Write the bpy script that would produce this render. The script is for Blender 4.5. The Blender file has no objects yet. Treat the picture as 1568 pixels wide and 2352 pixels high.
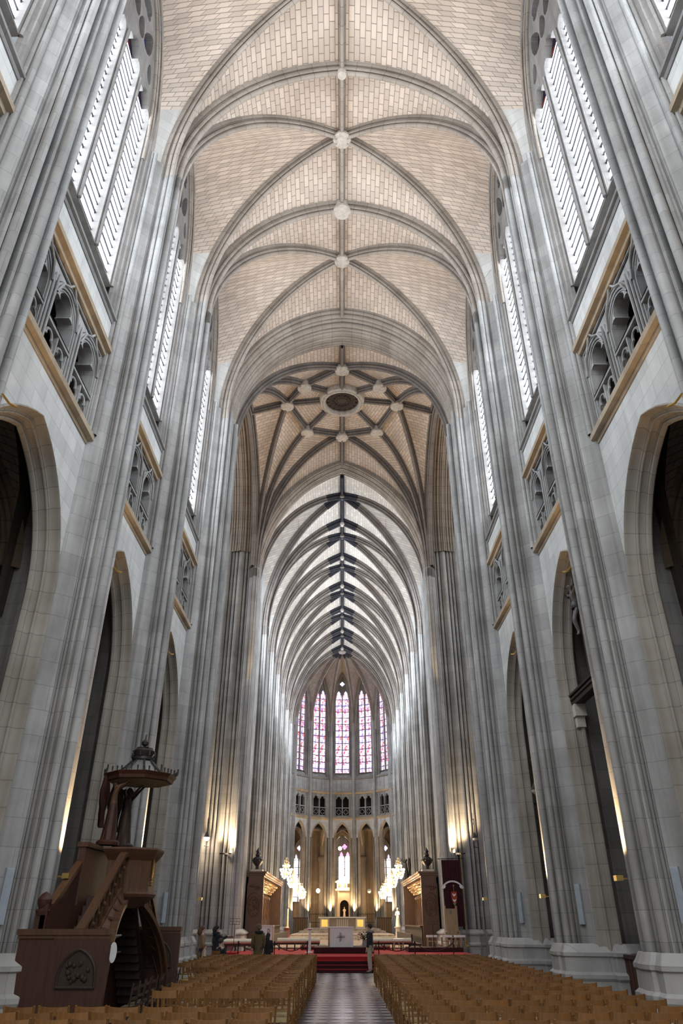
import bpy, bmesh, math, random
from mathutils import Vector, Matrix
from mathutils.geometry import tessellate_polygon
C = bpy.context.scene.collection
PI = math.pi
rnd = random.Random(7)
sin, cos, rad = math.sin, math.cos, math.radians

# ------------------------------------------------------------------ mesh builder
class MB:
    def __init__(s):
        s.v = []; s.f = []; s.uv = []; s.hasuv = False
    def add(s, verts, faces, uvs=None):
        o = len(s.v); s.v += [tuple(p) for p in verts]
        for k, f in enumerate(faces):
            s.f.append([i + o for i in f])
            s.uv.append(uvs[k] if uvs else None)
        if uvs: s.hasuv = True
    def grid(s, G, cu=False, cv=False, UV=None):
        n = len(G); m = len(G[0]); V = [p for r in G for p in r]; F = []; U = []
        for i in range(n if cu else n - 1):
            for j in range(m if cv else m - 1):
                q = [(i, j), ((i + 1) % n, j), ((i + 1) % n, (j + 1) % m), (i, (j + 1) % m)]
                F.append([a * m + b for a, b in q])
                if UV: U.append([UV[a][b] for a, b in q])
        s.add(V, F, U if UV else None)
    def box(s, x0, x1, y0, y1, z0, z1):
        s.add([(x, y, z) for x in (x0, x1) for y in (y0, y1) for z in (z0, z1)],
              [(0, 1, 3, 2), (4, 6, 7, 5), (0, 4, 5, 1), (2, 3, 7, 6), (0, 2, 6, 4), (1, 5, 7, 3)])
    def boxm(s, M, sx, sy, sz):
        s.add([M @ Vector((x * sx / 2, y * sy / 2, z * sz / 2)) for x in (-1, 1) for y in (-1, 1) for z in (-1, 1)],
              [(0, 1, 3, 2), (4, 6, 7, 5), (0, 4, 5, 1), (2, 3, 7, 6), (0, 2, 6, 4), (1, 5, 7, 3)])
    def bar(s, a, b, w, h, up=(0, 0, 1)):
        a = Vector(a); b = Vector(b); t = (b - a); L = t.length; t.normalize(); up = Vector(up)
        if abs(t.dot(up)) > .98: up = Vector((0, 1, 0))
        x = t.cross(up).normalized(); z = x.cross(t)
        M = Matrix((x, t, z)).transposed().to_4x4(); M.translation = (a + b) / 2
        s.boxm(M, w, L, h)
    def tube(s, pts, r, n=8, cap=True):
        pts = [Vector(p) for p in pts]; N = len(pts); rr = r if isinstance(r, (list, tuple)) else [r] * N
        G = []; ref = None
        for i, p in enumerate(pts):
            t = (pts[min(i + 1, N - 1)] - pts[max(i - 1, 0)]).normalized()
            if ref is None: ref = Vector((0, 0, 1)) if abs(t.z) < .9 else Vector((1, 0, 0))
            x = t.cross(ref).normalized(); y = x.cross(t).normalized(); ref = y
            G.append([p + (x * cos(2 * PI * k / n) + y * sin(2 * PI * k / n)) * rr[i] for k in range(n)])
        o = len(s.v); s.grid(G, cv=True)
        if cap:
            s.add([], []); s.f.append([o + k for k in range(n)]); s.uv.append(None)
            s.f.append([o + (N - 1) * n + n - 1 - k for k in range(n)]); s.uv.append(None)
    def lathe(s, prof, c=(0, 0, 0), n=16, sx=1, sy=1, ph=0):
        G = [[(c[0] + r * sx * cos(2 * PI * k / n + ph), c[1] + r * sy * sin(2 * PI * k / n + ph), c[2] + z) for k in range(n)] for r, z in prof]
        s.grid(G, cv=True)
    def ball(s, c, r, n=10, sx=1, sy=1, sz=1):
        prof = [(r * sin(PI * k / 6) if 0 < k < 6 else 1e-4, -r * sz * cos(PI * k / 6)) for k in range(7)]
        s.lathe(prof, c, n, sx, sy)
    def plate(s, outer, holes, fn, d0, d1):
        """flat plate with holes; fn(a,b,d)->point; d0 front, d1 back"""
        loops = [outer] + holes
        flat = [p for L in loops for p in L]
        tris = tessellate_polygon([[Vector((p[0], p[1], 0)) for p in L] for L in loops])
        for d in (d0, d1):
            s.add([fn(p[0], p[1], d) for p in flat], [tuple(t) for t in tris])
        for L in loops:
            n = len(L)
            s.add([fn(p[0], p[1], d0) for p in L] + [fn(p[0], p[1], d1) for p in L], [(i, (i + 1) % n, n + (i + 1) % n, n + i) for i in range(n)])
    def extr(s, poly, z0, z1, fn=lambda a, b, z: (a, b, z), cap=True):
        n = len(poly)
        s.grid([[fn(p[0], p[1], z) for p in poly] for z in (z0, z1)], cv=True)
        if cap:
            for z in (z0, z1):
                s.add([fn(p[0], p[1], z) for p in poly], [tuple(t) for t in tessellate_polygon([[Vector((p[0], p[1], 0)) for p in poly]])])
    def mesh(s, name, m=None, ang=38, smooth=True):
        me = bpy.data.meshes.new(name); me.from_pydata(s.v, [], s.f)
        if s.hasuv:
            ul = me.uv_layers.new(name='UVMap'); k = 0
            for f, u in zip(s.f, s.uv):
                for j in range(len(f)):
                    ul.data[k].uv = u[j] if u else (0, 0); k += 1
        if smooth:
            me.polygons.foreach_set('use_smooth', [True] * len(me.polygons)); me.set_sharp_from_angle(angle=rad(ang))
        me.update()
        if m: me.materials.append(m)
        return me
    def build(s, name, m=None, parent=None, ang=38, smooth=True):
        return link(name, s.mesh(name, m, ang, smooth), parent)

def link(name, me, parent=None, loc=None, rz=None, sc=None):
    o = bpy.data.objects.new(name, me); C.objects.link(o)
    if parent: o.parent = parent
    if loc: o.location = loc
    if rz is not None: o.rotation_euler = (0, 0, rz)
    if sc: o.scale = sc
    return o
def struct(o): o['kind'] = 'structure'; return o
def tag(o, label, cat, group=None, kind=None):
    o['label'] = label; o['category'] = cat
    if group: o['group'] = group
    if kind: o['kind'] = kind
    return o
def thing(name, label, cat, loc=(0, 0, 0), rz=0, group=None):
    o = bpy.data.objects.new(name, None); C.objects.link(o); o.empty_display_size = .1
    o.location = loc; o.rotation_euler = (0, 0, rz); return tag(o, label, cat, group)
def copy_tree(o, parent=None):
    c = o.copy(); C.objects.link(c)
    if parent: c.parent = parent
    for ch in KIDS.get(o.name, [x for x in o.children]): copy_tree(ch, c)
    return c
KIDS = {}

# ------------------------------------------------------------------ materials
def newmat(name):
    m = bpy.data.materials.new(name); m.use_nodes = True; nt = m.node_tree
    return m, nt, nt.nodes['Principled BSDF']
def N(nt, t, **kw):
    n = nt.nodes.new(t)
    for k, v in kw.items():
        if hasattr(n, k): setattr(n, k, v)
        else: n.inputs[k.replace('_', ' ')].default_value = v
    return n
def L(nt, a, b): nt.links.new(a, b)
def math_(nt, op, a, b=None, c=None):
    n = nt.nodes.new('ShaderNodeMath'); n.operation = op
    for k, x in enumerate((a, b, c)):
        if x is None: continue
        if isinstance(x, (int, float)): n.inputs[k].default_value = x
        else: L(nt, x, n.inputs[k])
    return n.outputs[0]
def mix_(nt, fac, a, b, mode='MIX'):
    n = nt.nodes.new('ShaderNodeMix'); n.data_type = 'RGBA'; n.blend_type = mode
    for k, x in ((0, fac), (6, a), (7, b)):
        if isinstance(x, (int, float)): n.inputs[k].default_value = x
        elif isinstance(x, tuple): n.inputs[k].default_value = (*x, 1) if len(x) == 3 else x
        else: L(nt, x, n.inputs[k])
    return n.outputs[2]
def ramp_(nt, fac, stops):
    n = nt.nodes.new('ShaderNodeValToRGB'); e = n.color_ramp.elements
    while len(e) < len(stops): e.new(.5)
    for k, (p, c) in enumerate(stops):
        e[k].position = p; e[k].color = (*c, 1) if len(c) == 3 else c
    L(nt, fac, n.inputs[0]); return n.outputs[0]
def plain(name, col, rough=.6, metal=0, var=.12, nscale=8, bump=0, spec=.5):
    m, nt, b = newmat(name)
    tc = N(nt, 'ShaderNodeTexCoord'); no = N(nt, 'ShaderNodeTexNoise', Scale=nscale, Detail=4); L(nt, tc.outputs['Object'], no.inputs['Vector'])
    c = ramp_(nt, no.outputs['Fac'], [(.3, tuple(x * (1 - var) for x in col)), (.7, tuple(min(1, x * (1 + var)) for x in col))])
    L(nt, c, b.inputs['Base Color']); b.inputs['Roughness'].default_value = rough; b.inputs['Metallic'].default_value = metal
    b.inputs['Specular IOR Level'].default_value = spec
    if bump:
        bp = N(nt, 'ShaderNodeBump', Strength=bump, Distance=.02); L(nt, no.outputs['Fac'], bp.inputs['Height']); L(nt, bp.outputs[0], b.inputs['Normal'])
    return m
def stone(name, col, mortar=.72, bw=.95, bh=.52, var=.08, stain=.36, bump=.2, ms=.008, streak=.36):
    m, nt, b = newmat(name)
    g = N(nt, 'ShaderNodeNewGeometry'); sp = N(nt, 'ShaderNodeSeparateXYZ'); L(nt, g.outputs['Position'], sp.inputs[0])
    u = math_(nt, 'ADD', sp.outputs[0], sp.outputs[1]); cb = N(nt, 'ShaderNodeCombineXYZ'); L(nt, u, cb.inputs[0]); L(nt, sp.outputs[2], cb.inputs[1])
    br = N(nt, 'ShaderNodeTexBrick', Scale=1.0); br.inputs['Brick Width'].default_value = bw; br.inputs['Row Height'].default_value = bh
    br.inputs['Mortar Size'].default_value = ms; br.inputs['Mortar Smooth'].default_value = .3; br.inputs['Bias'].default_value = 0
    br.inputs['Color1'].default_value = (*[x * (1 + var) for x in col], 1); br.inputs['Color2'].default_value = (*[x * (1 - var) for x in col], 1)
    br.inputs['Mortar'].default_value = (*[x * mortar for x in col], 1); L(nt, cb.outputs[0], br.inputs['Vector'])
    no = N(nt, 'ShaderNodeTexNoise', Scale=.55, Detail=5, Roughness=.65); L(nt, g.outputs['Position'], no.inputs['Vector'])
    c = mix_(nt, 1.0, br.outputs['Color'], ramp_(nt, no.outputs['Fac'], [(.3, (1 - stain,) * 3), (.65, (1.0, 1.0, 1.0))]), 'MULTIPLY')
    vm = N(nt, 'ShaderNodeVectorMath'); vm.operation = 'MULTIPLY'; L(nt, g.outputs['Position'], vm.inputs[0]); vm.inputs[1].default_value = (3.5, 3.5, .12)
    n2 = N(nt, 'ShaderNodeTexNoise', Scale=1.0, Detail=3); L(nt, vm.outputs[0], n2.inputs['Vector'])
    c = mix_(nt, 1.0, c, ramp_(nt, n2.outputs['Fac'], [(.32, (1 - streak, 1 - streak * 1.05, 1 - streak * 1.1)), (.6, (1, 1, 1))]), 'MULTIPLY')
    L(nt, c, b.inputs['Base Color']); b.inputs['Roughness'].default_value = .88; b.inputs['Specular IOR Level'].default_value = .25
    if bump:
        bp = N(nt, 'ShaderNodeBump', Strength=bump, Distance=.02); bp.invert = True; L(nt, br.outputs['Fac'], bp.inputs['Height']); L(nt, bp.outputs[0], b.inputs['Normal'])
    return m
def webmat(name, col, mortar=.45, bw=.52, bh=.23, var=.13, ms=.016):
    m, nt, b = newmat(name)
    tc = N(nt, 'ShaderNodeTexCoord'); br = N(nt, 'ShaderNodeTexBrick', Scale=1.0)
    br.inputs['Brick Width'].default_value = bw; br.inputs['Row Height'].default_value = bh; br.inputs['Mortar Size'].default_value = ms
    br.inputs['Color1'].default_value = (*[x * (1 + var) for x in col], 1); br.inputs['Color2'].default_value = (*[x * (1 - var) for x in col], 1)
    br.inputs['Mortar'].default_value = (*[x * mortar for x in col], 1); L(nt, tc.outputs['UV'], br.inputs['Vector'])
    g = N(nt, 'ShaderNodeNewGeometry'); no = N(nt, 'ShaderNodeTexNoise', Scale=.35, Detail=4); L(nt, g.outputs['Position'], no.inputs['Vector'])
    c = mix_(nt, 1.0, br.outputs['Color'], ramp_(nt, no.outputs['Fac'], [(.35, (.82, .8, .78)), (.65, (1, 1, 1))]), 'MULTIPLY')
    L(nt, c, b.inputs['Base Color']); b.inputs['Roughness'].default_value = .9; b.inputs['Specular IOR Level'].default_value = .2
    return m
def ribmat(name, col, joint=.55, every=.62):
    m, nt, b = newmat(name); tc = N(nt, 'ShaderNodeTexCoord'); br = N(nt, 'ShaderNodeTexBrick', Scale=1.0); br.offset = 0
    br.inputs['Brick Width'].default_value = 50; br.inputs['Row Height'].default_value = every; br.inputs['Mortar Size'].default_value = .012
    br.inputs['Color1'].default_value = (*col, 1); br.inputs['Color2'].default_value = (*[x * .9 for x in col], 1); br.inputs['Mortar'].default_value = (*[x * joint for x in col], 1)
    mp = N(nt, 'ShaderNodeMapping'); mp.inputs['Location'].default_value = (20, 0, 0); L(nt, tc.outputs['UV'], mp.inputs[0]); L(nt, mp.outputs[0], br.inputs['Vector'])
    g = N(nt, 'ShaderNodeNewGeometry'); no = N(nt, 'ShaderNodeTexNoise', Scale=.9, Detail=5); L(nt, g.outputs['Position'], no.inputs['Vector'])
    c = mix_(nt, 1.0, br.outputs['Color'], ramp_(nt, no.outputs['Fac'], [(.3, (.72, .7, .68)), (.65, (1, 1, 1))]), 'MULTIPLY'); L(nt, c, b.inputs['Base Color'])
    b.inputs['Roughness'].default_value = .88; b.inputs['Specular IOR Level'].default_value = .2; return m
def emit(name, col, s):
    m = bpy.data.materials.new(name); m.use_nodes = True; nt = m.node_tree; nt.nodes.clear()
    e = N(nt, 'ShaderNodeEmission', Color=(*col, 1), Strength=s); o = N(nt, 'ShaderNodeOutputMaterial'); L(nt, e.outputs[0], o.inputs[0]); return m
def glassmat(name, white, s, border, patch=0, patchcols=()):
    """daylit leaded glass: uv.x = 0..1 across one light, uv.y = metres up"""
    m = bpy.data.materials.new(name); m.use_nodes = True; nt = m.node_tree; nt.nodes.clear()
    tc = N(nt, 'ShaderNodeTexCoord'); sp = N(nt, 'ShaderNodeSeparateXYZ'); L(nt, tc.outputs['UV'], sp.inputs[0])
    vo = N(nt, 'ShaderNodeTexVoronoi', Scale=7.0); L(nt, tc.outputs['UV'], vo.inputs['Vector'])
    cols = ramp_(nt, vo.outputs['Color'], border)
    d = math_(nt, 'ABSOLUTE', math_(nt, 'SUBTRACT', sp.outputs[0], .5)); edge = math_(nt, 'GREATER_THAN', d, .43)
    br = N(nt, 'ShaderNodeTexBrick', Scale=1.0); br.inputs['Brick Width'].default_value = .16; br.inputs['Row Height'].default_value = .15; br.inputs['Mortar Size'].default_value = .007
    br.inputs['Color1'].default_value = (*white, 1); br.inputs['Color2'].default_value = (*[x * .93 for x in white], 1); br.inputs['Mortar'].default_value = (*[x * .75 for x in white], 1)
    L(nt, tc.outputs['UV'], br.inputs['Vector'])
    c = br.outputs['Color']
    if patch:
        v2 = N(nt, 'ShaderNodeTexVoronoi', Scale=patch); L(nt, tc.outputs['UV'], v2.inputs['Vector'])
        pc = ramp_(nt, v2.outputs['Color'], patchcols); c = mix_(nt, .95, c, pc, 'MULTIPLY')
    c = mix_(nt, edge, c, cols)
    e = N(nt, 'ShaderNodeEmission', Strength=s); L(nt, c, e.inputs[0]); o = N(nt, 'ShaderNodeOutputMaterial'); L(nt, e.outputs[0], o.inputs[0]); return m
def wood(name, col, rough=.45, sc=3, dark=.55):
    m, nt, b = newmat(name)
    tc = N(nt, 'ShaderNodeTexCoord'); mp = N(nt, 'ShaderNodeMapping'); mp.inputs['Scale'].default_value = (sc * 3, sc * 3, sc * .35); L(nt, tc.outputs['Object'], mp.inputs[0])
    no = N(nt, 'ShaderNodeTexNoise', Scale=2.0, Detail=6, Roughness=.6); L(nt, mp.outputs[0], no.inputs['Vector'])
    oi = N(nt, 'ShaderNodeObjectInfo')
    c = ramp_(nt, no.outputs['Fac'], [(.3, tuple(x * dark for x in col)), (.7, col)])
    c = mix_(nt, 1.0, c, ramp_(nt, oi.outputs['Random'], [(0, (.8, .78, .75)), (1, (1.12, 1.08, 1.02))]), 'MULTIPLY')
    L(nt, c, b.inputs['Base Color']); b.inputs['Roughness'].default_value = rough; return m

WIN = 8.0
STONE = stone('grey limestone', (.47, .463, .455))
WALL = stone('pale ashlar', (.66, .65, .63), mortar=.70, bw=1.0, bh=.42, stain=.15, streak=.12)
BASE = stone('worn base stone', (.50, .49, .48), bw=1.1, bh=.6, stain=.35, streak=.1)
ARCH = ribmat('arch stone', (.42, .385, .34), joint=.68, every=.5)
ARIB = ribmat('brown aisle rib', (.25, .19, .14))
RIB = ribmat('rib stone', (.42, .37, .325))
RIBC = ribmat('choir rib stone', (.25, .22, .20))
BOSS = plain('carved boss stone', (.50, .45, .40), .9, var=.2, nscale=6)
TRAC = stone('tracery stone', (.30, .28, .265), streak=.2)  # dirty stone, darkened further to put its backlit shade into the colour
WEB = webmat('vault blocks', (.68, .58, .50))
WEBC = webmat('pale vault blocks', (.70, .64, .57), mortar=.6)
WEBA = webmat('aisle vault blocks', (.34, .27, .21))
AISLE = stone('brown stone in aisle shade', (.15, .12, .095))  # brown stone darkened so the unlit aisles are put into its colour
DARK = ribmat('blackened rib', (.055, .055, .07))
LEDGE = stone('warm ledge stone', (.50, .40, .29), streak=.1)
GREY = stone('sill stone', (.30, .29, .28), streak=.1)
VOID = plain('shade-dark stone', (.025, .021, .018), .95)  # near-black: the shade inside passages and recesses is put into the colour
bl = [(0, (.9, .85, .55)), (.35, (.95, .9, .7)), (.6, (.75, .25, .15)), (.8, (.6, .7, .5)), (1, (.95, .9, .8))]
GLASS = glassmat('daylit clear leaded glass', (.82, .91, 1.0), WIN, bl)
GLASSC = glassmat('daylit choir glass', (.82, .91, 1.0), WIN * 2.4, bl)
GLASSA = glassmat('daylit stained glass', (1, .95, 1), 1.35, [(0, (.3, .25, .7)), (.5, (.9, .8, .95)), (1, (.8, .3, .4))], 4.5,
                  [(0, (.12, .12, .75)), (.3, (.6, .5, .95)), (.42, (1, .95, 1)), (.6, (1, 1, 1)), (.68, (.95, .6, .6)), (.78, (.8, .06, .08)), (1, (.4, .15, .6))])
GLASST = glassmat('dark tracery glass', (.3, .25, .35), .5, bl, 5, [(0, (.05, .1, .6)), (.3, (.1, .08, .12)), (.6, (.1, .06, .08)), (.8, (.7, .1, .05)), (1, (.9, .6, .1))])
GLASSTA = glassmat('tracery stained glass', (.8, .8, 1), 1.6, bl, 5, [(0, (.2, .25, .85)), (.5, (.9, .85, 1)), (1, (.7, .2, .4))])
IRON = plain('black iron', (.03, .03, .035), .5, .6)
# ------------------------------------------------------------------ architecture kit (x outward from the nave axis, y along, z up)
X0 = 6.12                     # plane of the shaft fronts
def arc_pts(cx, cy, r, a0, a1, n): return [(cx + r * cos(rad(a0 + (a1 - a0) * k / n)), cy + r * sin(rad(a0 + (a1 - a0) * k / n))) for k in range(n + 1)]
def roll(d, t, r, a0, a1, n=7):      # bulge towards the nave (-d)
    return [(d - r * cos(rad(a0 + (a1 - a0) * k / n)), t + r * sin(rad(a0 + (a1 - a0) * k / n))) for k in range(n + 1)]
# ---------------------------------------------------------------- ribs and webs
_R = [(.21, -.14), (.21, .06), (.19, .12), (.15, .10), (.105, .06), (.085, .12), (.115, .17), (.14, .22), (.13, .28), (.09, .31), (.055, .24), (.04, .30), (.08, .36), (.085, .42), (.06, .46), (.03, .475)]
RPROF = [(-w, h) for w, h in _R] + [(w, h) for w, h in reversed(_R)]
HALF = ([(.16, 0), (.16, .22), (.10, .34), (.16, .44), (.34, .48), (.42, .52), (.42, .555), (.08, .56), (.08, .59), (.40, .87), (.5, .88), (.88, .87), (.98, .7), (1.3, .3)])
def prism(mb, x, t, dx, dt, sc, z0, z1):
    """one rib profile run straight down as a wall shaft"""
    l = math.hypot(dx, dt); dx, dt = dx / l, dt / l
    mb.grid([[(x - dx * h * sc - dt * w * sc, t + dt * h * sc - dx * w * sc, z) for w, h in RPROF] for z in (z0, z1)], UV=[[(k * .01, z) for k in range(len(RPROF))] for z in (z0, z1)])
TSC, HX = 1.08, 6.2
def pier_plan(extra=0):
    """closed (d,t) plan; extra widens the pier along t with further shaft clusters"""
    left = [(d, -t) for d, t in reversed(HALF)]; right = list(HALF)
    if extra:
        n = extra
        return [(2.1, -.15)] + left[:-1] + [(.16, 0), (.16, n)] + [(d, n + t) for d, t in HALF[1:]] + [(2.1, n + .15)]
    return [(2.1, -.15)] + left[:-1] + right + [(2.1, .15)]
def base_plan(tlo, thi, shafts, jl=True, jh=True):
    p = [(2.2, tlo + .5), (1.25, tlo - .3), (.95, tlo - .42), (.92, tlo - .3), (.75, tlo - .27), (.72, tlo - .05), (.4, tlo), (.1, tlo + .1)]
    for t in shafts: p += [(-.10, t - .74), (-.22, t - .71), (-.40, t - .60), (-.40, t - .36), (-.36, t - .33), (-.46, t - .26), (-.48, t - .1), (-.48, t + .1), (-.46, t + .26), (-.36, t + .33), (-.40, t + .36), (-.40, t + .60), (-.22, t + .71), (-.10, t + .74)]
    return p + [(.1, thi - .1), (.4, thi), (.72, thi + .05), (.75, thi + .27), (.92, thi + .3), (.95, thi + .42), (1.25, thi + .3), (2.2, thi - .5)]
def make_pier(name, ztop, extra=0, base=True, zb=0):
    mb = MB(); plan = pier_plan(extra)
    mb.extr([(X0 + d, t) for d, t in plan], 1.1 + zb, ztop)
    for c in ([0] if not extra else [0, extra / 2, extra]):
        e = c != 0 and c != extra
        if not extra or e or True:
            prism(mb, HX, c, 1, 0, TSC * (1.25 if e else 1), 1.1, ztop + .2)
            if not e or True:
                for q in (-1, 1): prism(mb, HX - (.05 if e else 0), c + q * (.34 if not e else .3), 6.15, q * 2.93, .95, 1.1, ztop + .2)
    for q in (-1, 1): prism(mb, 6.72, (q * .85 if q < 0 else extra + .85), 1, 0, .76, 12.75, ztop + .2)
    me = mb.mesh(name, STONE)
    bm = MB(); tl, th = -.87, .87 + extra
    pl = base_plan(tl, th, [0] if not extra else [0, extra / 2, extra]); ct = extra / 2
    G = []
    for z, e in ((0, .24), (.60, .24), (.66, .3), (.74, .3), (.80, .15), (1.10, .13), (1.13, .2), (1.2, .2), (1.28, .08), (1.36, 0.0), (1.40, -.06)):
        G.append([(X0 + d - e * .4 * (1 if d < .9 else 0), ct + (t - ct) * (1 + e / (1.3 + extra / 2)), z + (zb if z > .1 else 0)) for d, t in pl])
    bm.grid(G, cv=True)
    return me, bm.mesh(name + ' base', BASE, 25)
def arcfn(s, zs, za):
    """pointed arch: half span s, spring zs, apex za -> (R, centre offset)"""
    h = za - zs; R = (h * h + s * s) / (2 * s); return R, R - s
def arch_outline(s, zs, za, z0, off=0, n=12):
    R, c = arcfn(s, zs, za); r = R - off; A = math.acos(min(1, c / r)); right = [(s - off, z0)] + [(-c + r * cos(A * k / n), zs + r * sin(A * k / n)) for k in range(n + 1)]
    return right + [(-t, z) for t, z in reversed(right[:-1])]
ARC = (2.4, 8.1, 11.45)
JF = [(0, .47), (0, .37), (.025, .335), (.065, .335), (.085, .37), (.085, .47), (.10, .60), (.16, .68), (.235, .70), (.235, .735), (.265, .725), (.30, .74), (.315, .78), (.30, .82), (.265, .84), (.265, .92),
      (.30, 1.0), (.38, 1.03), (.38, 1.06), (.42, 1.04), (.48, 1.06), (.52, 1.12), (.53, 1.2)]
JF = [(o * .58, .47 + (d - .47) * .60) for o, d in JF]
JPROF = JF + [(.29, .93), (.24, .96), (.2, .95), (.15, .985), (.05, 1.0), (-.1, 1.02), (-.3, 1.06), (-.6, 1.12)]
def arcade(zb=1.2):
    mb = MB(); G = [[(X0 + d, t, z) for t, z in arch_outline(*ARC, zb, off)] for off, d in JPROF]; ln = [0]
    for p, q in zip(G[0], G[0][1:]): ln.append(ln[-1] + math.dist(p, q))
    mb.grid(G, UV=[[(k * .01, v) for v in ln] for k in range(len(G))]); return mb.mesh('arcade arch', ARCH, 30)
def above_arch(x, s, zs, za, z1, half, n=14):
    """wall strip between an arch and the level z1"""
    mb = MB(); pts = arch_outline(s, zs, za, zs, 0, n); row = [(x, t, z) for t, z in pts]; top = [(x, t, z1) for t, z in pts]; mb.grid([row, top])
    for a in (-1, 1): mb.grid([[(x, a * s, zs), (x, a * half, zs)], [(x, a * s, z1), (x, a * half, z1)]])
    return mb
def cornice(x, z0, z1, pr, half, mat, name):
    mb = MB(); pf = [(x + .1, z0 - .12), (x - .03, z0 - .10), (x - .05, z0), (x - pr, z0 + .03), (x - pr, z0 + (z1 - z0) * .55), (x - .02, z1), (x + .45, z1 + .02)]
    mb.grid([[(px, -half, z) for px, z in pf], [(px, half, z) for px, z in pf]]); 
    for a in (-1, 1): mb.add([(px, a * half, z) for px, z in pf], [tuple(range(len(pf)))])
    return mb.mesh(name, mat, 20)
def head_outline(w, z0, zs, rise):
    h = [(1, z0), (1, zs), (.98, zs + .18 * rise), (.88, zs + .34 * rise), (.7, zs + .40 * rise), (.5, zs + .36 * rise), (.6, zs + .5 * rise), (.57, zs + .66 * rise), (.36, zs + .86 * rise), (0, zs + rise * 1.08)]
    h = [(a * w, z) for a, z in h]; return h + [(-a, z) for a, z in reversed(h[:-1])]
def shift(pts, dt): return [(a + dt, z) for a, z in pts]
def triforium(half, n):
    """returns arcade mesh, balustrade mesh, back mesh"""
    mb = MB(); w = 2 * half / n; ow = w / 2 - .16; fn = lambda a, b, d: (d, a, b); z0, z1 = 12.92, 15.5
    holes = [shift(head_outline(ow - .07, z0, 14.45, .62), -half + w * (k + .5)) for k in range(n)]
    holes = [[(a, max(z, z0 + .02)) for a, z in h] for h in holes]
    mb.plate([(-half, z0), (half, z0), (half, z1), (-half, z1)], holes, fn, X0 + .58, X0 + .95)
    for k in range(n):
        c = -half + w * (k + .5)
        for off, d, r in ((.02, .57, .022), (.09, .545, .03), (.165, .51, .03), (.235, .56, .022)):
            s = ow + off - .07; pts = arch_outline(s, 14.4, 15.05 + off * .9, z0, 0, 8)
            mb.tube([(X0 + d, c + t, z) for t, z in pts], r, 5, False)
        # ogee gable over each head
        for a in (-1, 1): mb.tube([(X0 + .5, c + a * ow, 14.55), (X0 + .47, c + a * ow * .75, 14.98), (X0 + .47, c + a * ow * .3, 15.2), (X0 + .47, c, 15.48)], .03, 5, False)
    for k in range(n + 1):
        for q in (-.07, 0, .07): mb.tube([(X0 + .5 - (.05 if q == 0 else 0), -half + w * k + q, z0), (X0 + .5 - (.05 if q == 0 else 0), -half + w * k + q, 14.9)], .028, 5, False)
    for z, d in ((15.42, .5), (15.34, .54), (15.48, .47)): mb.tube([(X0 + d, -half, z), (X0 + d, half, z)], .03, 5, False)
    b = MB()
    for k in range(n):
        c = -half + w * (k + .5); y0, y1 = c - ow + .03, c + ow - .03
        b.box(X0 + .52, X0 + .68, y0, y1, 13.72, 13.80); b.add([(X0 + .5, y0, 13.8), (X0 + .5, y1, 13.8), (X0 + .6, y0, 13.92), (X0 + .6, y1, 13.92), (X0 + .7, y0, 13.8), (X0 + .7, y1, 13.8)], [(0, 1, 3, 2), (2, 3, 5, 4)])
        b.box(X0 + .55, X0 + .65, y0, y1, 12.92, 13.0)
        for q in (-.5, .5):
            cy = c + q * ow
            for ang in range(3):
                a0 = rad(90 + 120 * ang); py, pz = cy + .13 * cos(a0), 13.36 + .13 * sin(a0)
                b.tube([(X0 + .6, py + .155 * cos(a0 + rad(t)), pz + .155 * sin(a0 + rad(t))) for t in range(-115, 116, 23)], .032, 5, False)
            b.tube([(X0 + .6, cy - ow * .47, 13.0), (X0 + .6, cy - .2, 13.2)], .025, 4, False); b.tube([(X0 + .6, cy + ow * .47, 13.0), (X0 + .6, cy + .2, 13.2)], .025, 4, False)
        b.box(X0 + .54, X0 + .66, c - .03, c + .03, 13.0, 13.75)
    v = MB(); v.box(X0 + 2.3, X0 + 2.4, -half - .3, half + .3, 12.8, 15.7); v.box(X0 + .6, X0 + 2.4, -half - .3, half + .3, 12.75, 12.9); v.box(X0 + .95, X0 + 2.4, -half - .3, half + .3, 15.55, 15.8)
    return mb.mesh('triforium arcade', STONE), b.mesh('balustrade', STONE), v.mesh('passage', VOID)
def quatrefoil(cy, cz, r, n=5, ph=45):
    pts = []
    for k in range(4):
        a = rad(ph + 90 * k); px, pz = cy + r * .5 * cos(a), cz + r * .5 * sin(a)
        pts += [(px + r * .5 * cos(a + rad(t)), pz + r * .5 * sin(a + rad(t))) for t in [-85 + 170 * j / n for j in range(n + 1)]]
    return pts
def mouchette(cy, cz, w, h, lean):
    pts = []
    for k in range(12):
        a = 2 * PI * k / 12; y = w * cos(a) * (1 - .35 * sin(a)); z = h * sin(a); pts.append((cy + y + lean * z, cz + z))
    return pts
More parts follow.
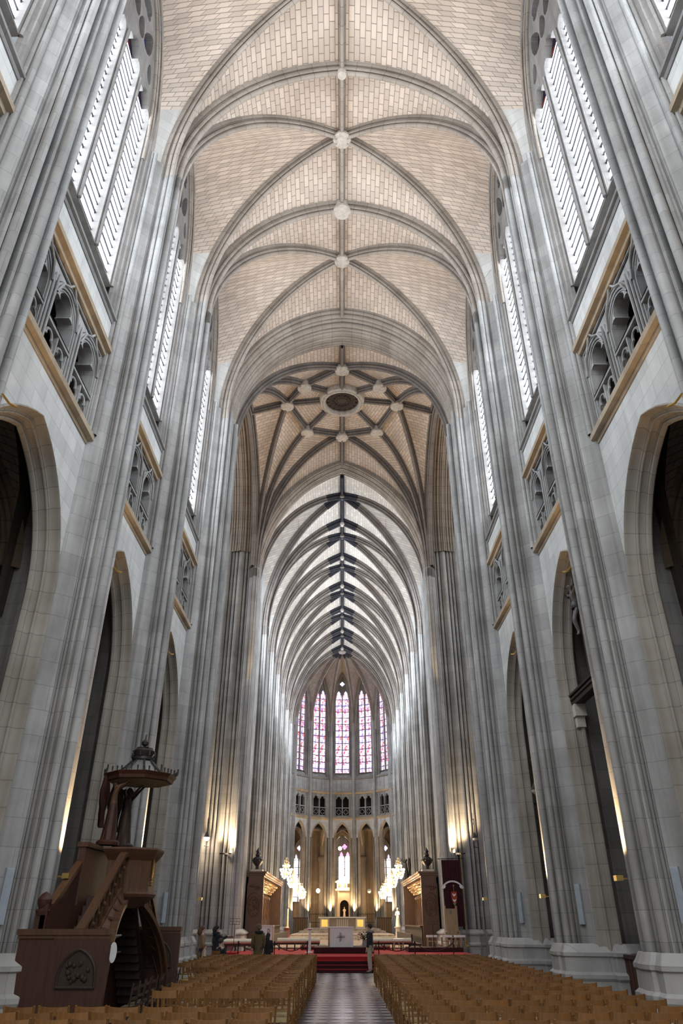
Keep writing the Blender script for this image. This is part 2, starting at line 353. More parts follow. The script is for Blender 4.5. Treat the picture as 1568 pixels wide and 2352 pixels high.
def window(half, nl, zb, zs, za, xg, small=False):
    """stone tracery, glass, coloured head glass and iron bars"""
    s = half; mul = .20 if not small else .10; w = 2 * s / nl; lw = w / 2 - mul / 2 - .02
    outer = arch_outline(s, zs, za, zb - .05, 0, 10); holes = []; heads = []
    for k in range(nl):
        c = -s + w * (k + .5); top = zs - .2 + (.35 if nl > 2 and k == nl // 2 else 0)
        holes.append(shift(head_outline(lw, zb, top - .55, .8), c)); heads.append((c, top))
    if nl == 3:
        q = (za - zs) / 4.6
        holes += [quatrefoil(0, zs + 3.1 * q, .52), mouchette(-.72, zs + 1.95 * q, .33, .68, -.25), mouchette(.72, zs + 1.95 * q, .33, .68, .25), mouchette(0, zs + 1.5 * q, .26, .5, 0), mouchette(-1.25, zs + .95 * q, .2, .42, .15), mouchette(1.25, zs + .95 * q, .2, .42, -.15)]
    else:
        q = (za - zs) / 1.6; holes += [quatrefoil(0, zs + .72 * q, .34, 4, 0)]
    fn = lambda a, b, d: (d, a, b); t = MB(); t.plate(outer, holes, fn, xg - .22, xg + .12)
    if not small:
        for k in range(nl + 1):
            y = -s + w * k; zt = zs - .5 if 0 < k < nl else zs - .3
            t.tube([(xg - .25, y, zb - .05), (xg - .25, y, zt)], .06, 6)
    # jambs and soffit round the opening
    t.grid([[(xx, a, b) for a, b in arch_outline(s, zs, za, zb - 1.05, -o, 10)] for xx, o in ((xg - .2, 0), (xg - .3, .02), (xg - .34, .06), (xg - .40, .06), (xg - .42, .14), (X0 + .45, .2))])
    g = MB(); gt = MB()
    for k in range(nl):
        y0, y1 = -s + w * k, -s + w * (k + 1); zt = heads[k][1] - .25
        g.add([(xg, y0, zb), (xg, y1, zb), (xg, y1, zt), (xg, y0, zt)], [(0, 1, 2, 3)], [[(0, zb), (1, zb), (1, zt), (0, zt)]])
        gt.add([(xg + .02, y0, zt), (xg + .02, y1, zt), (xg + .02, y1, heads[k][1] + .6), (xg + .02, y0, heads[k][1] + .6)], [(0, 1, 2, 3)], [[(.1, 0), (.85, 0), (.85, 1), (.1, 1)]])
    zz = zs - .2; gt.add([(xg + .03, -s, zz), (xg + .03, s, zz), (xg + .03, 0, za)], [(0, 1, 2)], [[(.1, 0), (.9, 0), (.5, 4)]])
    b = MB(); step = .72 if not small else .8
    for k in range(nl):
        c = -s + w * (k + .5); z = zb + step * .6; j = 0
        while z < heads[k][1] - .35:
            hw = .036 if (j % 2 == 0 or small) else .02
            b.box(xg - .05, xg - .02, c - lw, c + lw, z - hw, z + hw); z += step * (.5 if not small else 1); j += 1
        if small: b.box(xg - .05, xg - .02, c - .012, c + .012, zb, heads[k][1] - .4)
    return t.mesh('tracery', TRAC, 30), g, gt, b.mesh('saddle bars', IRON, smooth=False)
# ---------------------------------------------------------------- ribs and webs
def rib_path(p0, p1, zs, z1, A=87, n=22, s0=0, s1=1):
    out = []; A = rad(A)
    for k in range(n + 1):
        a = A * (s0 + (s1 - s0) * k / n); h = (1 - cos(a)) / (1 - cos(A)); v = sin(a) / sin(A)
        out.append(Vector((p0[0] + (p1[0] - p0[0]) * h, p0[1] + (p1[1] - p0[1]) * h, zs + (z1 - zs) * v)))
    return out
def rib_sweep(mb, path, sc=1.0, prof=RPROF, ext=0):
    if ext: path = [path[0] - Vector((0, 0, ext)), path[0] - Vector((0, 0, ext * .1))] + list(path)
    n = len(path); dh = Vector((path[-1].x - path[0].x, path[-1].y - path[0].y, 0)).normalized(); B = Vector((-dh.y, dh.x, 0)); G = []
    for i, p in enumerate(path):
        t = (path[min(i + 1, n - 1)] - path[max(i - 1, 0)]).normalized(); th = t.dot(dh); Nn = dh * t.z - Vector((0, 0, 1)) * th
        G.append([p + B * (w * sc) + Nn * (h * sc) for w, h in prof])
    U = []; v = 0
    for i, p in enumerate(path):
        if i: v += (p - path[i - 1]).length
        U.append([(k * .01, v) for k in range(len(prof))])
    mb.grid(G, UV=U)
def rib_flat(mb, a, b, sc=1.0, prof=RPROF):
    a = Vector(a); b = Vector(b); mb_path = [a.lerp(b, k / 4) for k in range(5)]; rib_sweep(mb, mb_path, sc, prof)
def web(mb, c1, c2, bulge=.04, nu=8, low=None, ks=7):
    n = len(c1); G = []; U = []; v = 0; prev = None
    for i in range(n):
        a, b = c1[i], c2[i]; Ld = (b - a).length; row = []; ur = []; m = (a + b) / 2
        if prev is not None: v += (m - prev).length
        prev = m
        for j in range(nu + 1):
            f = j / nu; p = a.lerp(b, f); p = p + Vector((0, 0, 1)) * (bulge * Ld * 4 * f * (1 - f) * (i / n)); row.append(p); ur.append((f * Ld, v))
        G.append(row); U.append(ur)
    if low is not None: low.grid(G[:ks + 1], UV=U[:ks + 1]); mb.grid(G[ks:], UV=U[ks:])
    else: mb.grid(G, UV=U)
def vault_bay(y0, y1, zs, zt, zw, zb, A=87, hx=6.2, cx=0, wx=6.72, webm=WEB, ribm=RIB, sc=.95, dark=0, first=True, boss=True, inset=.34, AW=80, nm='ceiling'):
    ym = (y0 + y1) / 2; mb = MB(); lo = MB() if hx > 4 else None; rb = []; n = 22; ex = .7 if hx > 4 else 0
    for sy, ye in ((1, y0), (-1, y1)):
        for sx in (-1, 1):
            tr = rib_path((cx + sx * hx, ye), (cx, ye), zs, zt, A); dg = rib_path((cx + sx * hx, ye + sy * inset), (cx, ym), zs, zb, A)
            wl = rib_path((cx + sx * wx, ye + sy * (.85 if hx > 4 else .4)), (cx + sx * wx, ym), zs, zw, AW)
            web(mb, tr, dg); web(mb, dg, wl, low=lo, ks=6)
            if hx < 4: mb.grid([wl, [Vector((p.x, p.y, zb + .8)) for p in wl]])
            r = MB(); rib_sweep(r, dg, sc, ext=ex); rb.append(('vault_rib', r, ribm))
            if dark:
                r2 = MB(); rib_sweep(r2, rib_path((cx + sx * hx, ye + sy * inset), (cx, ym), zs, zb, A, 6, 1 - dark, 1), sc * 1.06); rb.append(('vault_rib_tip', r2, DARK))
            if hx > 4:
                r = MB(); rib_sweep(r, wl, sc * .8, ext=ex); rb.append(('wall_rib', r, RIB))
    c_ = struct(mb.build(nm, webm))
    if lo: lo.build('springing_courses', WALL, c_)
    for nme, r, m in rb: struct(r.build(nme, m, ang=30))
    r = MB()
    rib_flat(r, (cx, y0, zt), (cx, ym, zb), sc * .8); rib_flat(r, (cx, ym, zb), (cx, y1, zt), sc * .8); struct(r.build('ridge_rib', DARK if dark else ribm, ang=30))
    if boss:
        b = MB(); br = .42 * sc if not dark else .3
        b.lathe([(.01, -.5 * sc), (br * .8, -.5 * sc), (br, -.44 * sc), (br, -.3 * sc), (br * .8, -.2), (br * .8, 0)], (cx, ym, zb), 20); struct(b.build('vault_boss', BOSS if not dark else WEB))
def transverse(y, zs, zt, A, hx=6.2, cx=0, sc=1.35, dark=0, boss=.0, prof=RPROF, mat=RIB, name='transverse_arch'):
    for sx in (-1, 1):
        r = MB(); rib_sweep(r, rib_path((cx + sx * hx, y), (cx, y), zs, zt, A), sc, prof, .7 if hx > 4 else 0); struct(r.build(name, mat, ang=30))
        if dark:
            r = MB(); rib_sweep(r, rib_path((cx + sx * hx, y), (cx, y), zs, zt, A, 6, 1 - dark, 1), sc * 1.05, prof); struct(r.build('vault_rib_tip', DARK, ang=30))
    if boss:
        b = MB(); b.lathe([(.01, -.62), (boss * .85, -.62), (boss, -.56), (boss, -.4), (boss * .8, -.3), (boss * .8, 0)], (cx, y, zt), 20); struct(b.build('vault_boss', BOSS))

# ---------------------------------------------------------------- place the nave and choir bays
PIT = 6.5
HB = 2.4
arc_me = arcade(); sp = above_arch(X0 + .46, *ARC, 12.55, HB + .05).mesh('spandrel', WALL)
c1 = cornice(X0 + .46, 12.55, 12.9, .17, HB + .02, LEDGE, 'lower string course'); c2 = cornice(X0 + .46, 15.5, 15.82, .17, HB + .02, LEDGE, 'upper string course')
bd = MB(); bd.grid([[(X0 + .46, -HB - .05, 15.8), (X0 + .46, HB + .05, 15.8)], [(X0 + .46, -HB - .05, 16.75), (X0 + .46, HB + .05, 16.75)]]); bd_me = bd.mesh('band', WALL)
c3 = cornice(X0 + .46, 16.7, 16.92, .12, HB + .02, GREY, 'sill course')
sl = MB(); sl.grid([[(X0 + .44, -HB - .05, 16.9), (X0 + .44, HB + .05, 16.9)], [(X0 + .9, -HB - .05, 17.95), (X0 + .9, HB + .05, 17.95)]]); sl_me = sl.mesh('window sill', WALL)
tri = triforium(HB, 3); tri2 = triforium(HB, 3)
XG = X0 + .86
wn = window(2.12, 3, 17.95, 26.7, 30.9, XG); wg_me = wn[1].mesh('panes', GLASS, smooth=False); wt_me = wn[2].mesh('head glass', GLASST, smooth=False)
cw = MB()
pts = arch_outline(2.32, 26.7, 31.2, 16.9, 0, 12); cw.grid([[(X0 + .50, t, z) for t, z in pts], [(X0 + .50, (t / 2.32) * 2.6, 32.4 if z > 26.6 else z) for t, z in pts]]); cw_me = cw.mesh('clerestory wall', WALL)
pier_me, base_me = make_pier('pier', 24.6)
cp_me, cb_me = make_pier('choir pier', 21.5)
wn2 = window(2.12, 3, 17.95, 24.6, 29.2, XG)
wg2 = wn2[1].mesh('choir panes', GLASSC, smooth=False); wt2 = wn2[2].mesh('choir head glass', GLASSTA, smooth=False); cw2 = MB(); pts = arch_outline(2.32, 24.6, 29.5, 16.9, 0, 12)
cw2.grid([[(X0 + .50, t, z) for t, z in pts], [(X0 + .50, (t / 2.32) * 2.6, 31.0 if z > 24.5 else z) for t, z in pts]]); cw2_me = cw2.mesh('choir clerestory wall', WALL)
WN = [0]
def side_bay(ym, pitch, side, choir=False, lite=False):
    rz = 0 if side > 0 else PI; k = (pitch - 1.7) / (2 * HB); sc = (1, k, 1); loc = (0, ym, 0); sd = 'right' if side > 0 else 'left'
    P = lambda nm, me, par=None: struct(link(nm, me, None, loc, rz, sc))
    P('arcade_arch', arc_me); P('wall_' + sd, sp); P('string_course', c1); P('string_course', c2); P('wall_' + sd, bd_me); P('sill_course', c3); P('window_sill', sl_me)
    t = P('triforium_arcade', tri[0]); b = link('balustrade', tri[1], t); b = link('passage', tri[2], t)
    P('wall_' + sd, cw2_me if choir else cw_me)
    WN[0] += 1; w = P('window_%d' % WN[0], (wn2 if choir else wn)[0])
    link('glass_pane', wg2 if choir else wg_me, w); link('head_glass', wt2 if choir else wt_me, w); link('saddle_bars', (wn2 if choir else wn)[3], w)
def side_pier(y, side, me=None, bme=None, flip=False):
    rz = 0 if side > 0 else PI
    o = struct(link('pillar', me or pier_me, None, (0, y, 0), rz)); link('base', bme or base_me, o); return o
NAVE = [-11.35, -4.65, 2.05, 8.75, 15.45, 21.8, 28.85]
for i in range(len(NAVE) - 1):
    ym = (NAVE[i] + NAVE[i + 1]) / 2; p = NAVE[i + 1] - NAVE[i]
    for s in (-1, 1): side_bay(ym, p, s)
    vault_bay(NAVE[i], NAVE[i + 1], 24.7, 31.95, 31.1, 32.5)
for y in NAVE[:-1]:
    for s in (-1, 1): side_pier(y, s)
for i, y in enumerate(NAVE[:-1]): transverse(y, 24.7, 31.95, 86, sc=TSC, boss=.2 if y == 15.45 else .42)
# crossing piers (west): nave pier and crossing arch in one
pw, bw_ = make_pier('west crossing pier', 24.6, 2.15)
def mirror_t(me, name):
    m2 = me.copy(); m2.name = name
    for v in m2.vertices: v.co.y = -v.co.y
    return m2
YW0 = 28.85
for s in (-1, 1):
    o = struct(link('pillar', pw if s > 0 else mirror_t(pw, 'west crossing pier l'), None, (0, YW0, 0), 0 if s > 0 else PI))
    link('base', bw_ if s > 0 else mirror_t(bw_, 'west crossing base l'), o)
def wide():
    P = [(-1.75, -.25), (-1.75, .02)]
    for c, r, h in ((-1.55, .11, .10), (-1.22, .13, .20), (-.92, .13, .22), (-.55, .15, .36), (-.24, .12, .42), (0, .13, .50), (.24, .12, .42), (.55, .15, .36), (.92, .13, .22), (1.22, .13, .20), (1.55, .11, .10)):
        P += [(c - r * 1.02, h - .32)] + [(c - r * cos(rad(t)), h - .10 + r * 1.2 * sin(rad(t))) for t in (0, 30, 60, 90, 120, 150, 180)] + [(c + r * 1.02, h - .32)]
    return P + [(1.75, .02), (1.75, -.25)]
WIDE = wide()
YC = 37.6
transverse(29.95, 24.7, 31.95, 86, sc=.84, prof=WIDE, name='crossing_arch')
EH = 6.0
transverse(44.3, 22.4, 31.6, 72, hx=EH, sc=.58, prof=WIDE, name='crossing_arch')
# east crossing piers, seen face on
def east_pier():
    mb = MB(); a = [(5.75, 47.0), (5.75, 45.6)]
    for yy in (45.2, 44.7, 44.2): a += [(5.86 - .16 * cos(rad(t)), yy - .16 * sin(rad(t))) for t in range(-80, 81, 20)] + [(5.95, yy - .22)]
    a += [(5.9, 43.85)]
    xs = [6.12, 6.42, 6.66, 7.02, 7.36, 7.6, 7.9]; rs = [.17, .09, .09, .2, .09, .09, .17]
    for x, r in zip(xs, rs): a += [(x - r * cos(rad(t)), 43.7 - r * sin(rad(t)) + .12) for t in range(0, 181, 20)] + [(x + r + .04, 43.95)]
    a += [(8.15, 44.15), (8.2, 44.4), (8.6, 44.6), (8.6, 47)]
    mb.extr(a, 1.1, 32.3)
    for q in ((0, 41.2), (2.48, 40.1), (3.75, 37.6)): prism(mb, 6.1, 43.5, 6.1 - q[0], q[1] - 43.5, .95, 1.2, 22.9)
    b = MB(); pl = [(5.62, 47), (5.62, 44.15), (5.8, 43.8)]
    for x in (6.12, 7.02, 7.9): pl += [(x - .34, 43.75), (x - .22, 43.47), (x + .22, 43.47), (x + .34, 43.75)]
    pl += [(8.3, 44.0), (8.7, 44.3), (8.7, 47)]
    G = [[(7.2 + (x - 7.2) * (1 + e / 1.6), 46 + (y - 46) * (1 + e / 2.6), z) for x, y in pl] for z, e in ((0, .22), (.7, .22), (.78, .3), (.86, .3), (.92, .14), (1.22, .12), (1.27, .2), (1.34, .2), (1.44, .03), (1.5, -.05))]
    b.grid(G, cv=True); return mb.mesh('east crossing pier', STONE), b.mesh('east crossing base', BASE, 25)
ep, eb = east_pier()
def mirror_x(me):
    m2 = me.copy()
    for v in m2.vertices: v.co.x = -v.co.x
    return m2
for s in (-1, 1):
    o = struct(link('pillar', ep if s > 0 else mirror_x(ep))); link('base', eb if s > 0 else mirror_x(eb), o)
# ---------------------------------------------------------------- crossing star vault
CY0, CY1 = 31.2, 43.5
corners = [(-6.15, CY0, 24.7), (6.15, CY0, 24.7), (6.1, CY1, 22.8), (-6.1, CY1, 22.8)]
BZ, DZ = 32.7, 32.3
ax = [(0, 34.0, BZ), (3.75, 37.6, BZ), (0, 41.2, BZ), (-3.75, 37.6, BZ)]      # W, right, E, left
dgb = [(-2.45, 35.25, DZ), (2.45, 35.25, DZ), (2.48, 40.1, DZ), (-2.48, 40.1, DZ)]
apx = [(0, CY0, 32.0), (6.3, YC, 31.9), (0, CY1, 31.6), (-6.3, YC, 31.9)]
mb = MB(); ribs = []
for ci, (cx_, cy_, cz) in enumerate(corners):
    i_w = 0 if ci in (0, 1) else 2; i_s = 3 if ci in (0, 3) else 1; A = 80
    pa = rib_path((cx_, cy_), apx[i_w][:2], cz, apx[i_w][2], 86 if i_w == 0 else 74); pb = rib_path((cx_, cy_), ax[i_w][:2], cz, ax[i_w][2], A); pc = rib_path((cx_, cy_), dgb[ci][:2], cz, DZ, A)
    pd = rib_path((cx_, cy_), ax[i_s][:2], cz, ax[i_s][2], A); pe = rib_path((cx_, cy_), apx[i_s][:2], cz, apx[i_s][2], 80)
    for a, b in ((pa, pb), (pb, pc), (pc, pd), (pd, pe)): web(mb, a, b)
    ribs += [pb, pc, pd]
    for p in (pb, pc, pd): r = MB(); rib_sweep(r, p, .95, ext=.7); struct(r.build('vault_rib', RIBC, ang=30))
    r = MB(); rib_sweep(r, pe, 1.4); struct(r.build('transept_arch', RIBC, ang=30))
OR_, OZ = 1.38, 32.95
ring = [(OR_ * cos(2 * PI * k / 48), YC + OR_ * sin(2 * PI * k / 48), OZ) for k in range(48)]
order = [ax[0], dgb[1], ax[1], dgb[2], ax[2], dgb[3], ax[3], dgb[0]]
for k in range(8):
    a = Vector(order[k]); b = Vector(order[(k + 1) % 8]); row0 = [a.lerp(b, j / 6) for j in range(7)]; i0 = int(round(math.atan2(a.y - YC, a.x) / (2 * PI) * 48)) % 48
    row1 = [Vector(ring[(i0 + j) % 48]) for j in range(7)]; rows = [[p.lerp(q, f / 4) for p, q in zip(row0, row1)] for f in range(5)]
    mb.grid(rows, UV=[[((p - a).length, f * .6) for p in rr] for f, rr in enumerate(rows)])
    r = MB(); rib_flat(r, a, b, .9); struct(r.build('vault_rib', RIBC, ang=30))
    r = MB(); e = Vector(ring[i0]); rib_flat(r, a, e, .9); struct(r.build('vault_rib', RIBC, ang=30))
    bb = MB(); bb.lathe([(.01, -.55), (.38, -.55), (.45, -.5), (.45, -.36), (.36, -.28), (.36, 0)], a, 20); struct(bb.build('vault_boss', BOSS))
for k in range(4):
    r = MB(); rib_flat(r, apx[k], ax[k], .85); struct(r.build('ridge_rib', RIBC, ang=30))
struct(mb.build('ceiling', WEB))
o = MB(); o.lathe([(1.12, -.1), (1.14, -.42), (1.2, -.5), (1.28, -.5), (1.32, -.42), (1.38, -.46), (1.5, -.4), (1.55, -.2), (1.55, .1)], (0, YC, OZ), 48); oc = struct(o.build('oculus_ring', BOSS))
o = MB(); o.lathe([(.01, -.2), (.3, -.22), (.34, -.3), (.4, -.22), (.7, -.22), (.76, -.3), (.84, -.22), (1.14, -.2)], (0, YC, OZ), 32)
for k in range(16): o.ball((.56 * cos(k * PI / 8), YC + .56 * sin(k * PI / 8), OZ - .26), .09, 6); o.ball((.98 * cos(k * PI / 8 + .2), YC + .98 * sin(k * PI / 8 + .2), OZ - .26), .08, 6)
ob = o.build('carved_hatch', plain('dark carved oak', (.06, .04, .03), .7)); ob.parent = oc
# ---------------------------------------------------------------- choir
CH = [44.6, 51.6, 58.0, 64.3, 70.6, 77.0, 83.0]
for i in range(6):
    y0, y1 = CH[i], CH[i + 1]; a = y0 + (1.2 if i == 0 else 0)
    for s in (-1, 1): side_bay((a + y1) / 2, y1 - a, s, True)
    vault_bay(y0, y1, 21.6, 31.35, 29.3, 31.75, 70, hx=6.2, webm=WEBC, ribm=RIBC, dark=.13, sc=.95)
for y in CH[1:]:
    for s in (-1, 1): side_pier(y, s, cp_me, cb_me)
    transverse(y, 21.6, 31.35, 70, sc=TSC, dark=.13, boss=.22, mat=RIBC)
# ---------------------------------------------------------------- apse: seven facets
AC = Vector((0, 85.9, 0)); AR = 6.12; KEY = (0, 85.9, 31.9); FA = PI / 7
def radial(a, r): return (AC.x + r * sin(a), AC.y + r * cos(a))
aw = window(.92, 2, 17.95, 28.3, 30.6, .80, True)
fh = AR * math.tan(FA / 2)               # half facet
ag = aw[1].mesh('apse panes', GLASSA, smooth=False); agt = aw[2].mesh('apse head glass', GLASSTA, smooth=False)
aarc = MB(); AP = (1.02, 10.5, 12.25); G_ = [[(d, t, z) for t, z in arch_outline(*AP, 1.0, off)] for off, d in [(o_ * .6, d_ * .6) for o_, d_ in JPROF]]; aarc.grid(G_, UV=[[(k * .01, p[2]) for p in r_] for k, r_ in enumerate(G_)]); aarc_me = aarc.mesh('apse arch', ARCH, 30)
asp = above_arch(.28, *AP, 12.55, fh + .1).mesh('apse spandrel', WALL)
def local_cornice(z0, z1, mat, nm):
    mb = MB(); pf = [(.4, z0 - .1), (.25, z0 - .08), (.1, z0), (.1, z0 + (z1 - z0) * .5), (.28, z1), (.6, z1)]; mb.grid([[(x, -fh, z) for x, z in pf], [(x, fh, z) for x, z in pf]]); return mb.mesh(nm, mat, 20)
ac1, ac2, ac3 = local_cornice(12.55, 12.85, LEDGE, 'apse string'), local_cornice(15.5, 15.75, LEDGE, 'apse upper string'), local_cornice(17.2, 17.4, GREY, 'apse sill')
abd = MB(); abd.grid([[(.3, -fh, 15.7), (.3, fh, 15.7)], [(.3, -fh, 17.3), (.3, fh, 17.3)]]); abd.grid([[(.3, -fh, 17.35), (.3, fh, 17.35)], [(.86, -fh, 17.9), (.86, fh, 17.9)]]); abd_me = abd.mesh('apse band', STONE)
t_ = MB(); w_ = .36
holes = [shift(head_outline(w_, 13.0, 14.75, .4), q * .43) for q in (-1, 1)] 
t_.plate([(-fh, 12.8), (fh, 12.8), (fh, 15.6), (-fh, 15.6)], [[(a, max(z, 12.95)) for a, z in h] for h in holes], lambda a, b, d: (d, a, b), .35, .6)
for q in (-1, 1):
    for off in (.04, .1): t_.tube([(.33, q * .43 + t, z) for t, z in arch_outline(w_ + off * .6, 14.75, 15.25 + off * .3, 12.9, 0, 8)], .025, 5, False)
for zz in (15.42, 15.5): t_.tube([(.32, -fh, zz), (.32, fh, zz)], .03, 5, False)
for yy in (-.9, .9): t_.tube([(.3, yy, 12.9), (.3, yy, 15.5)], .04, 5, False)
tb = MB(); tb.box(.3, .4, -.85, .85, 13.8, 13.9); tb.box(.3, .4, -.85, .85, 12.9, 12.98)
for q in (-1, 1):
    for ang in range(4): a0 = rad(90 * ang); tb.tube([(.35, q * .43 + .13 * cos(a0) + .14 * cos(a0 + rad(t)), 13.38 + .15 * sin(a0) + .14 * sin(a0 + rad(t))) for t in range(-110, 111, 22)], .03, 5, False)
    tb.box(.3, .4, q * .43 - .42, q * .43 - .38, 12.9, 13.85); tb.box(.3, .4, q * .43 + .38, q * .43 + .42, 12.9, 13.85)
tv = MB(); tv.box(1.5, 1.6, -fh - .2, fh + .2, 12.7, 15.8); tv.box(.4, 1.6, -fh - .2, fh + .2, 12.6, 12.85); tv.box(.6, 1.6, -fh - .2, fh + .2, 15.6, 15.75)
tme, tbme, tvme = t_.mesh('apse triforium', STONE), tb.mesh('apse balustrade', STONE), tv.mesh('apse passage', VOID)
acw = MB(); pts = arch_outline(1.12, 28.2, 30.4, 17.3, 0, 12); acw.grid([[(.5, t, z) for t, z in pts], [(.5, (t / 1.12) * (fh + .1), 32 if z > 28.1 else z) for t, z in pts]]); acw_me = acw.mesh('apse clerestory wall', STONE)
for k in range(-3, 4):
    a = k * FA; px, py = radial(a, AR); rz = PI / 2 - a; loc = (px, py, 0)
    P = lambda nm, me: struct(link(nm, me, None, loc, rz))
    P('arcade_arch', aarc_me); P('wall_apse', asp); P('string_course', ac1); P('string_course', ac2); P('sill_course', ac3); P('wall_apse', abd_me); P('wall_apse', acw_me)
    t = P('triforium_arcade', tme); link('balustrade', tbme, t); link('passage', tvme, t)
    WN[0] += 1; w = P('window_%d' % WN[0], aw[0]); link('glass_pane', ag, w); link('head_glass', agt, w); link('saddle_bars', aw[3], w)
ap_plan = [(1.5, -.26), (.3, -.26), (.28, -.2), (.12, -.16)] + roll(.08, 0, .13, -80, 80, 8) + [(.12, .16), (.28, .2), (.3, .26), (1.5, .26)]
apm = MB(); apm.extr(ap_plan, 0.6, 24.0); apm.grid([[(d - e, t * (1 + e * 2.4), z) for d, t in ap_plan] for z, e in ((.6, .2), (1.9, .2), (2.0, .1), (2.3, .02))], cv=True); apm_me = apm.mesh('apse pier', STONE)
VR = AR / cos(FA / 2)
amb = MB()
for k in range(-4, 4):
    a = (k + .5) * FA; px, py = radial(a, VR - .1); struct(link('pillar', apm_me, None, (px, py, 0), PI / 2 - a))
    p0 = radial(a, VR + .25); rp = rib_path(p0, KEY[:2], 23.0, KEY[2], 72); r = MB(); rib_sweep(r, rp, .8); struct(r.build('vault_rib', RIB, ang=30))
    r = MB(); rib_sweep(r, rib_path(p0, KEY[:2], 23.0, KEY[2], 72, 6, .87, 1), .86); struct(r.build('vault_rib_tip', DARK, ang=30))
    if k < 3:
        a2 = (k + 1.5) * FA; q0 = radial(a2, VR + .25); rq = rib_path(q0, KEY[:2], 23.0, KEY[2], 72); am = (k + 1) * FA; mid = radial(am, AR + .5)
        w1 = rib_path(p0, mid, 23.0, 30.9, 80); w2 = rib_path(q0, mid, 23.0, 30.9, 80)
        web(amb, rp, w1, .02); web(amb, rq, w2, .02)
        for ww in (w1, w2): r = MB(); rib_sweep(r, ww, .8); struct(r.build('wall_rib', ARCH, ang=30))
struct(amb.build('ceiling', WEBC))
tr = rib_path((-6.15, 83.0), (0, 83.0), 21.6, 31.35, 70)
for sx in (-1, 1):
    m_ = MB(); web(m_, rib_path((sx * 6.15, 83.0), (0, 83.0), 21.6, 31.35, 70), rib_path(radial(sx * 3.5 * FA, VR + .25), KEY[:2], 23.0, KEY[2], 72)); struct(m_.build('ceiling', WEBC))
r = MB(); rib_flat(r, (0, 83, 31.35), KEY, .8); struct(r.build('ridge_rib', DARK, ang=30))
b = MB(); b.lathe([(.01, -.6), (.4, -.6), (.5, -.52), (.5, -.36), (.4, -.3), (.4, 0)], KEY, 24); struct(b.build('vault_boss', BOSS))
# ---------------------------------------------------------------- aisles, transepts, ambulatory, west wall
for s in (-1, 1):
    sd = 'right' if s > 0 else 'left'
    for i in range(len(NAVE) - 1):
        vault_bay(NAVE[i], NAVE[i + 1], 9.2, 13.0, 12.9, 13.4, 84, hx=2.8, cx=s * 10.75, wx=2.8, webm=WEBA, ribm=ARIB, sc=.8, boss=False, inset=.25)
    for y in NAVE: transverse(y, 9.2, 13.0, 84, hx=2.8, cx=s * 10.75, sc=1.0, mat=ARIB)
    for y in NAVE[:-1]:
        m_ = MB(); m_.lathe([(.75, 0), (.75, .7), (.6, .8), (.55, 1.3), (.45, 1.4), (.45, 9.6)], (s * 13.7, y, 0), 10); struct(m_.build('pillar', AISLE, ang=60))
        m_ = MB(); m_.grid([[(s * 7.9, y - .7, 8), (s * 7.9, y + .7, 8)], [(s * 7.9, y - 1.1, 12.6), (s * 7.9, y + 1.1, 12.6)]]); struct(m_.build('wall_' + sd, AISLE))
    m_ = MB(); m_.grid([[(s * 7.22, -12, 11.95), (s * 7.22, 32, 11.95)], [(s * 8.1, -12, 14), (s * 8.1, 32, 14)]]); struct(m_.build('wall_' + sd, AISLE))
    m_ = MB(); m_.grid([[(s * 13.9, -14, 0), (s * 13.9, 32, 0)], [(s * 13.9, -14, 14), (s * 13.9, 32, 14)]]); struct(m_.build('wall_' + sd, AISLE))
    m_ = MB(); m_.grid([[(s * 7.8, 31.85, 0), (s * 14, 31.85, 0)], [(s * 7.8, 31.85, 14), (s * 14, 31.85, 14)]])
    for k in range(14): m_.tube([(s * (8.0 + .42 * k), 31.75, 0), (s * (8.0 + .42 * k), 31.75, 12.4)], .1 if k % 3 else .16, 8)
    struct(m_.build('wall_aisle_end_' + sd, AISLE))  # dark wall stands in for the shaded opening towards the transept
    # transept
    m_ = MB(); xe = s * 20
    m_.grid([[(s * 7.8, 31.9, 12.5), (xe, 31.9, 12.5)], [(s * 7.8, 31.9, 34), (xe, 31.9, 34)]]); m_.grid([[(s * 8.5, 44.2, 0), (xe, 44.2, 0)], [(s * 8.5, 44.2, 34), (xe, 44.2, 34)]]); m_.grid([[(xe, 31, 0), (xe, 45, 0)], [(xe, 31, 34), (xe, 45, 34)]])
    struct(m_.build('wall_transept_' + sd, STONE))
    m_ = MB(); web(m_, rib_path((s * 8.0, 31.9), (s * 8.0, YC), 24.5, 32, 80), rib_path((xe, 31.9), (xe, YC), 24.5, 32, 80)); web(m_, rib_path((s * 8.0, 44.2), (s * 8.0, YC), 24.5, 32, 80), rib_path((xe, 44.2), (xe, YC), 24.5, 32, 80)); struct(m_.build('ceiling', WEB))
    for ye in (31.6, 43.75):
        m_ = MB(); rib_sweep(m_, rib_path((s * 7.15, ye), (s * 7.15, YC), 24.7, 32.0, 84), .55, WIDE, .5); struct(m_.build('transept_arch', RIB, ang=30))
    WN[0] += 1; w = MB(); w.grid([[(xe - s * .1, 35.5, 14), (xe - s * .1, 42, 14)], [(xe - s * .1, 35.5, 28), (xe - s * .1, 42, 28)]], UV=[[(0, 0), (4, 0)], [(0, 14), (4, 14)]]); struct(w.build('window_%d' % WN[0], emit('transept daylight ' + sd, (.9, .95, 1), 3.0)))
    # choir aisle / ambulatory outer wall
    m_ = MB(); xs = s * 12.2; m_.grid([[(xs, 44.6, 0), (xs, 86, 0)], [(xs, 44.6, 12), (xs, 86, 12)]]); struct(m_.build('wall_choir_' + sd, WALL))
    m_ = MB(); m_.grid([[(s * 8.4, 44.6, 11.8), (s * 8.4, 86, 11.8)], [(s * 10.3, 44.6, 13.2), (s * 10.3, 86, 13.2)], [(xs, 44.6, 11.8), (xs, 86, 11.8)]]); struct(m_.build('ceiling', WEBA))
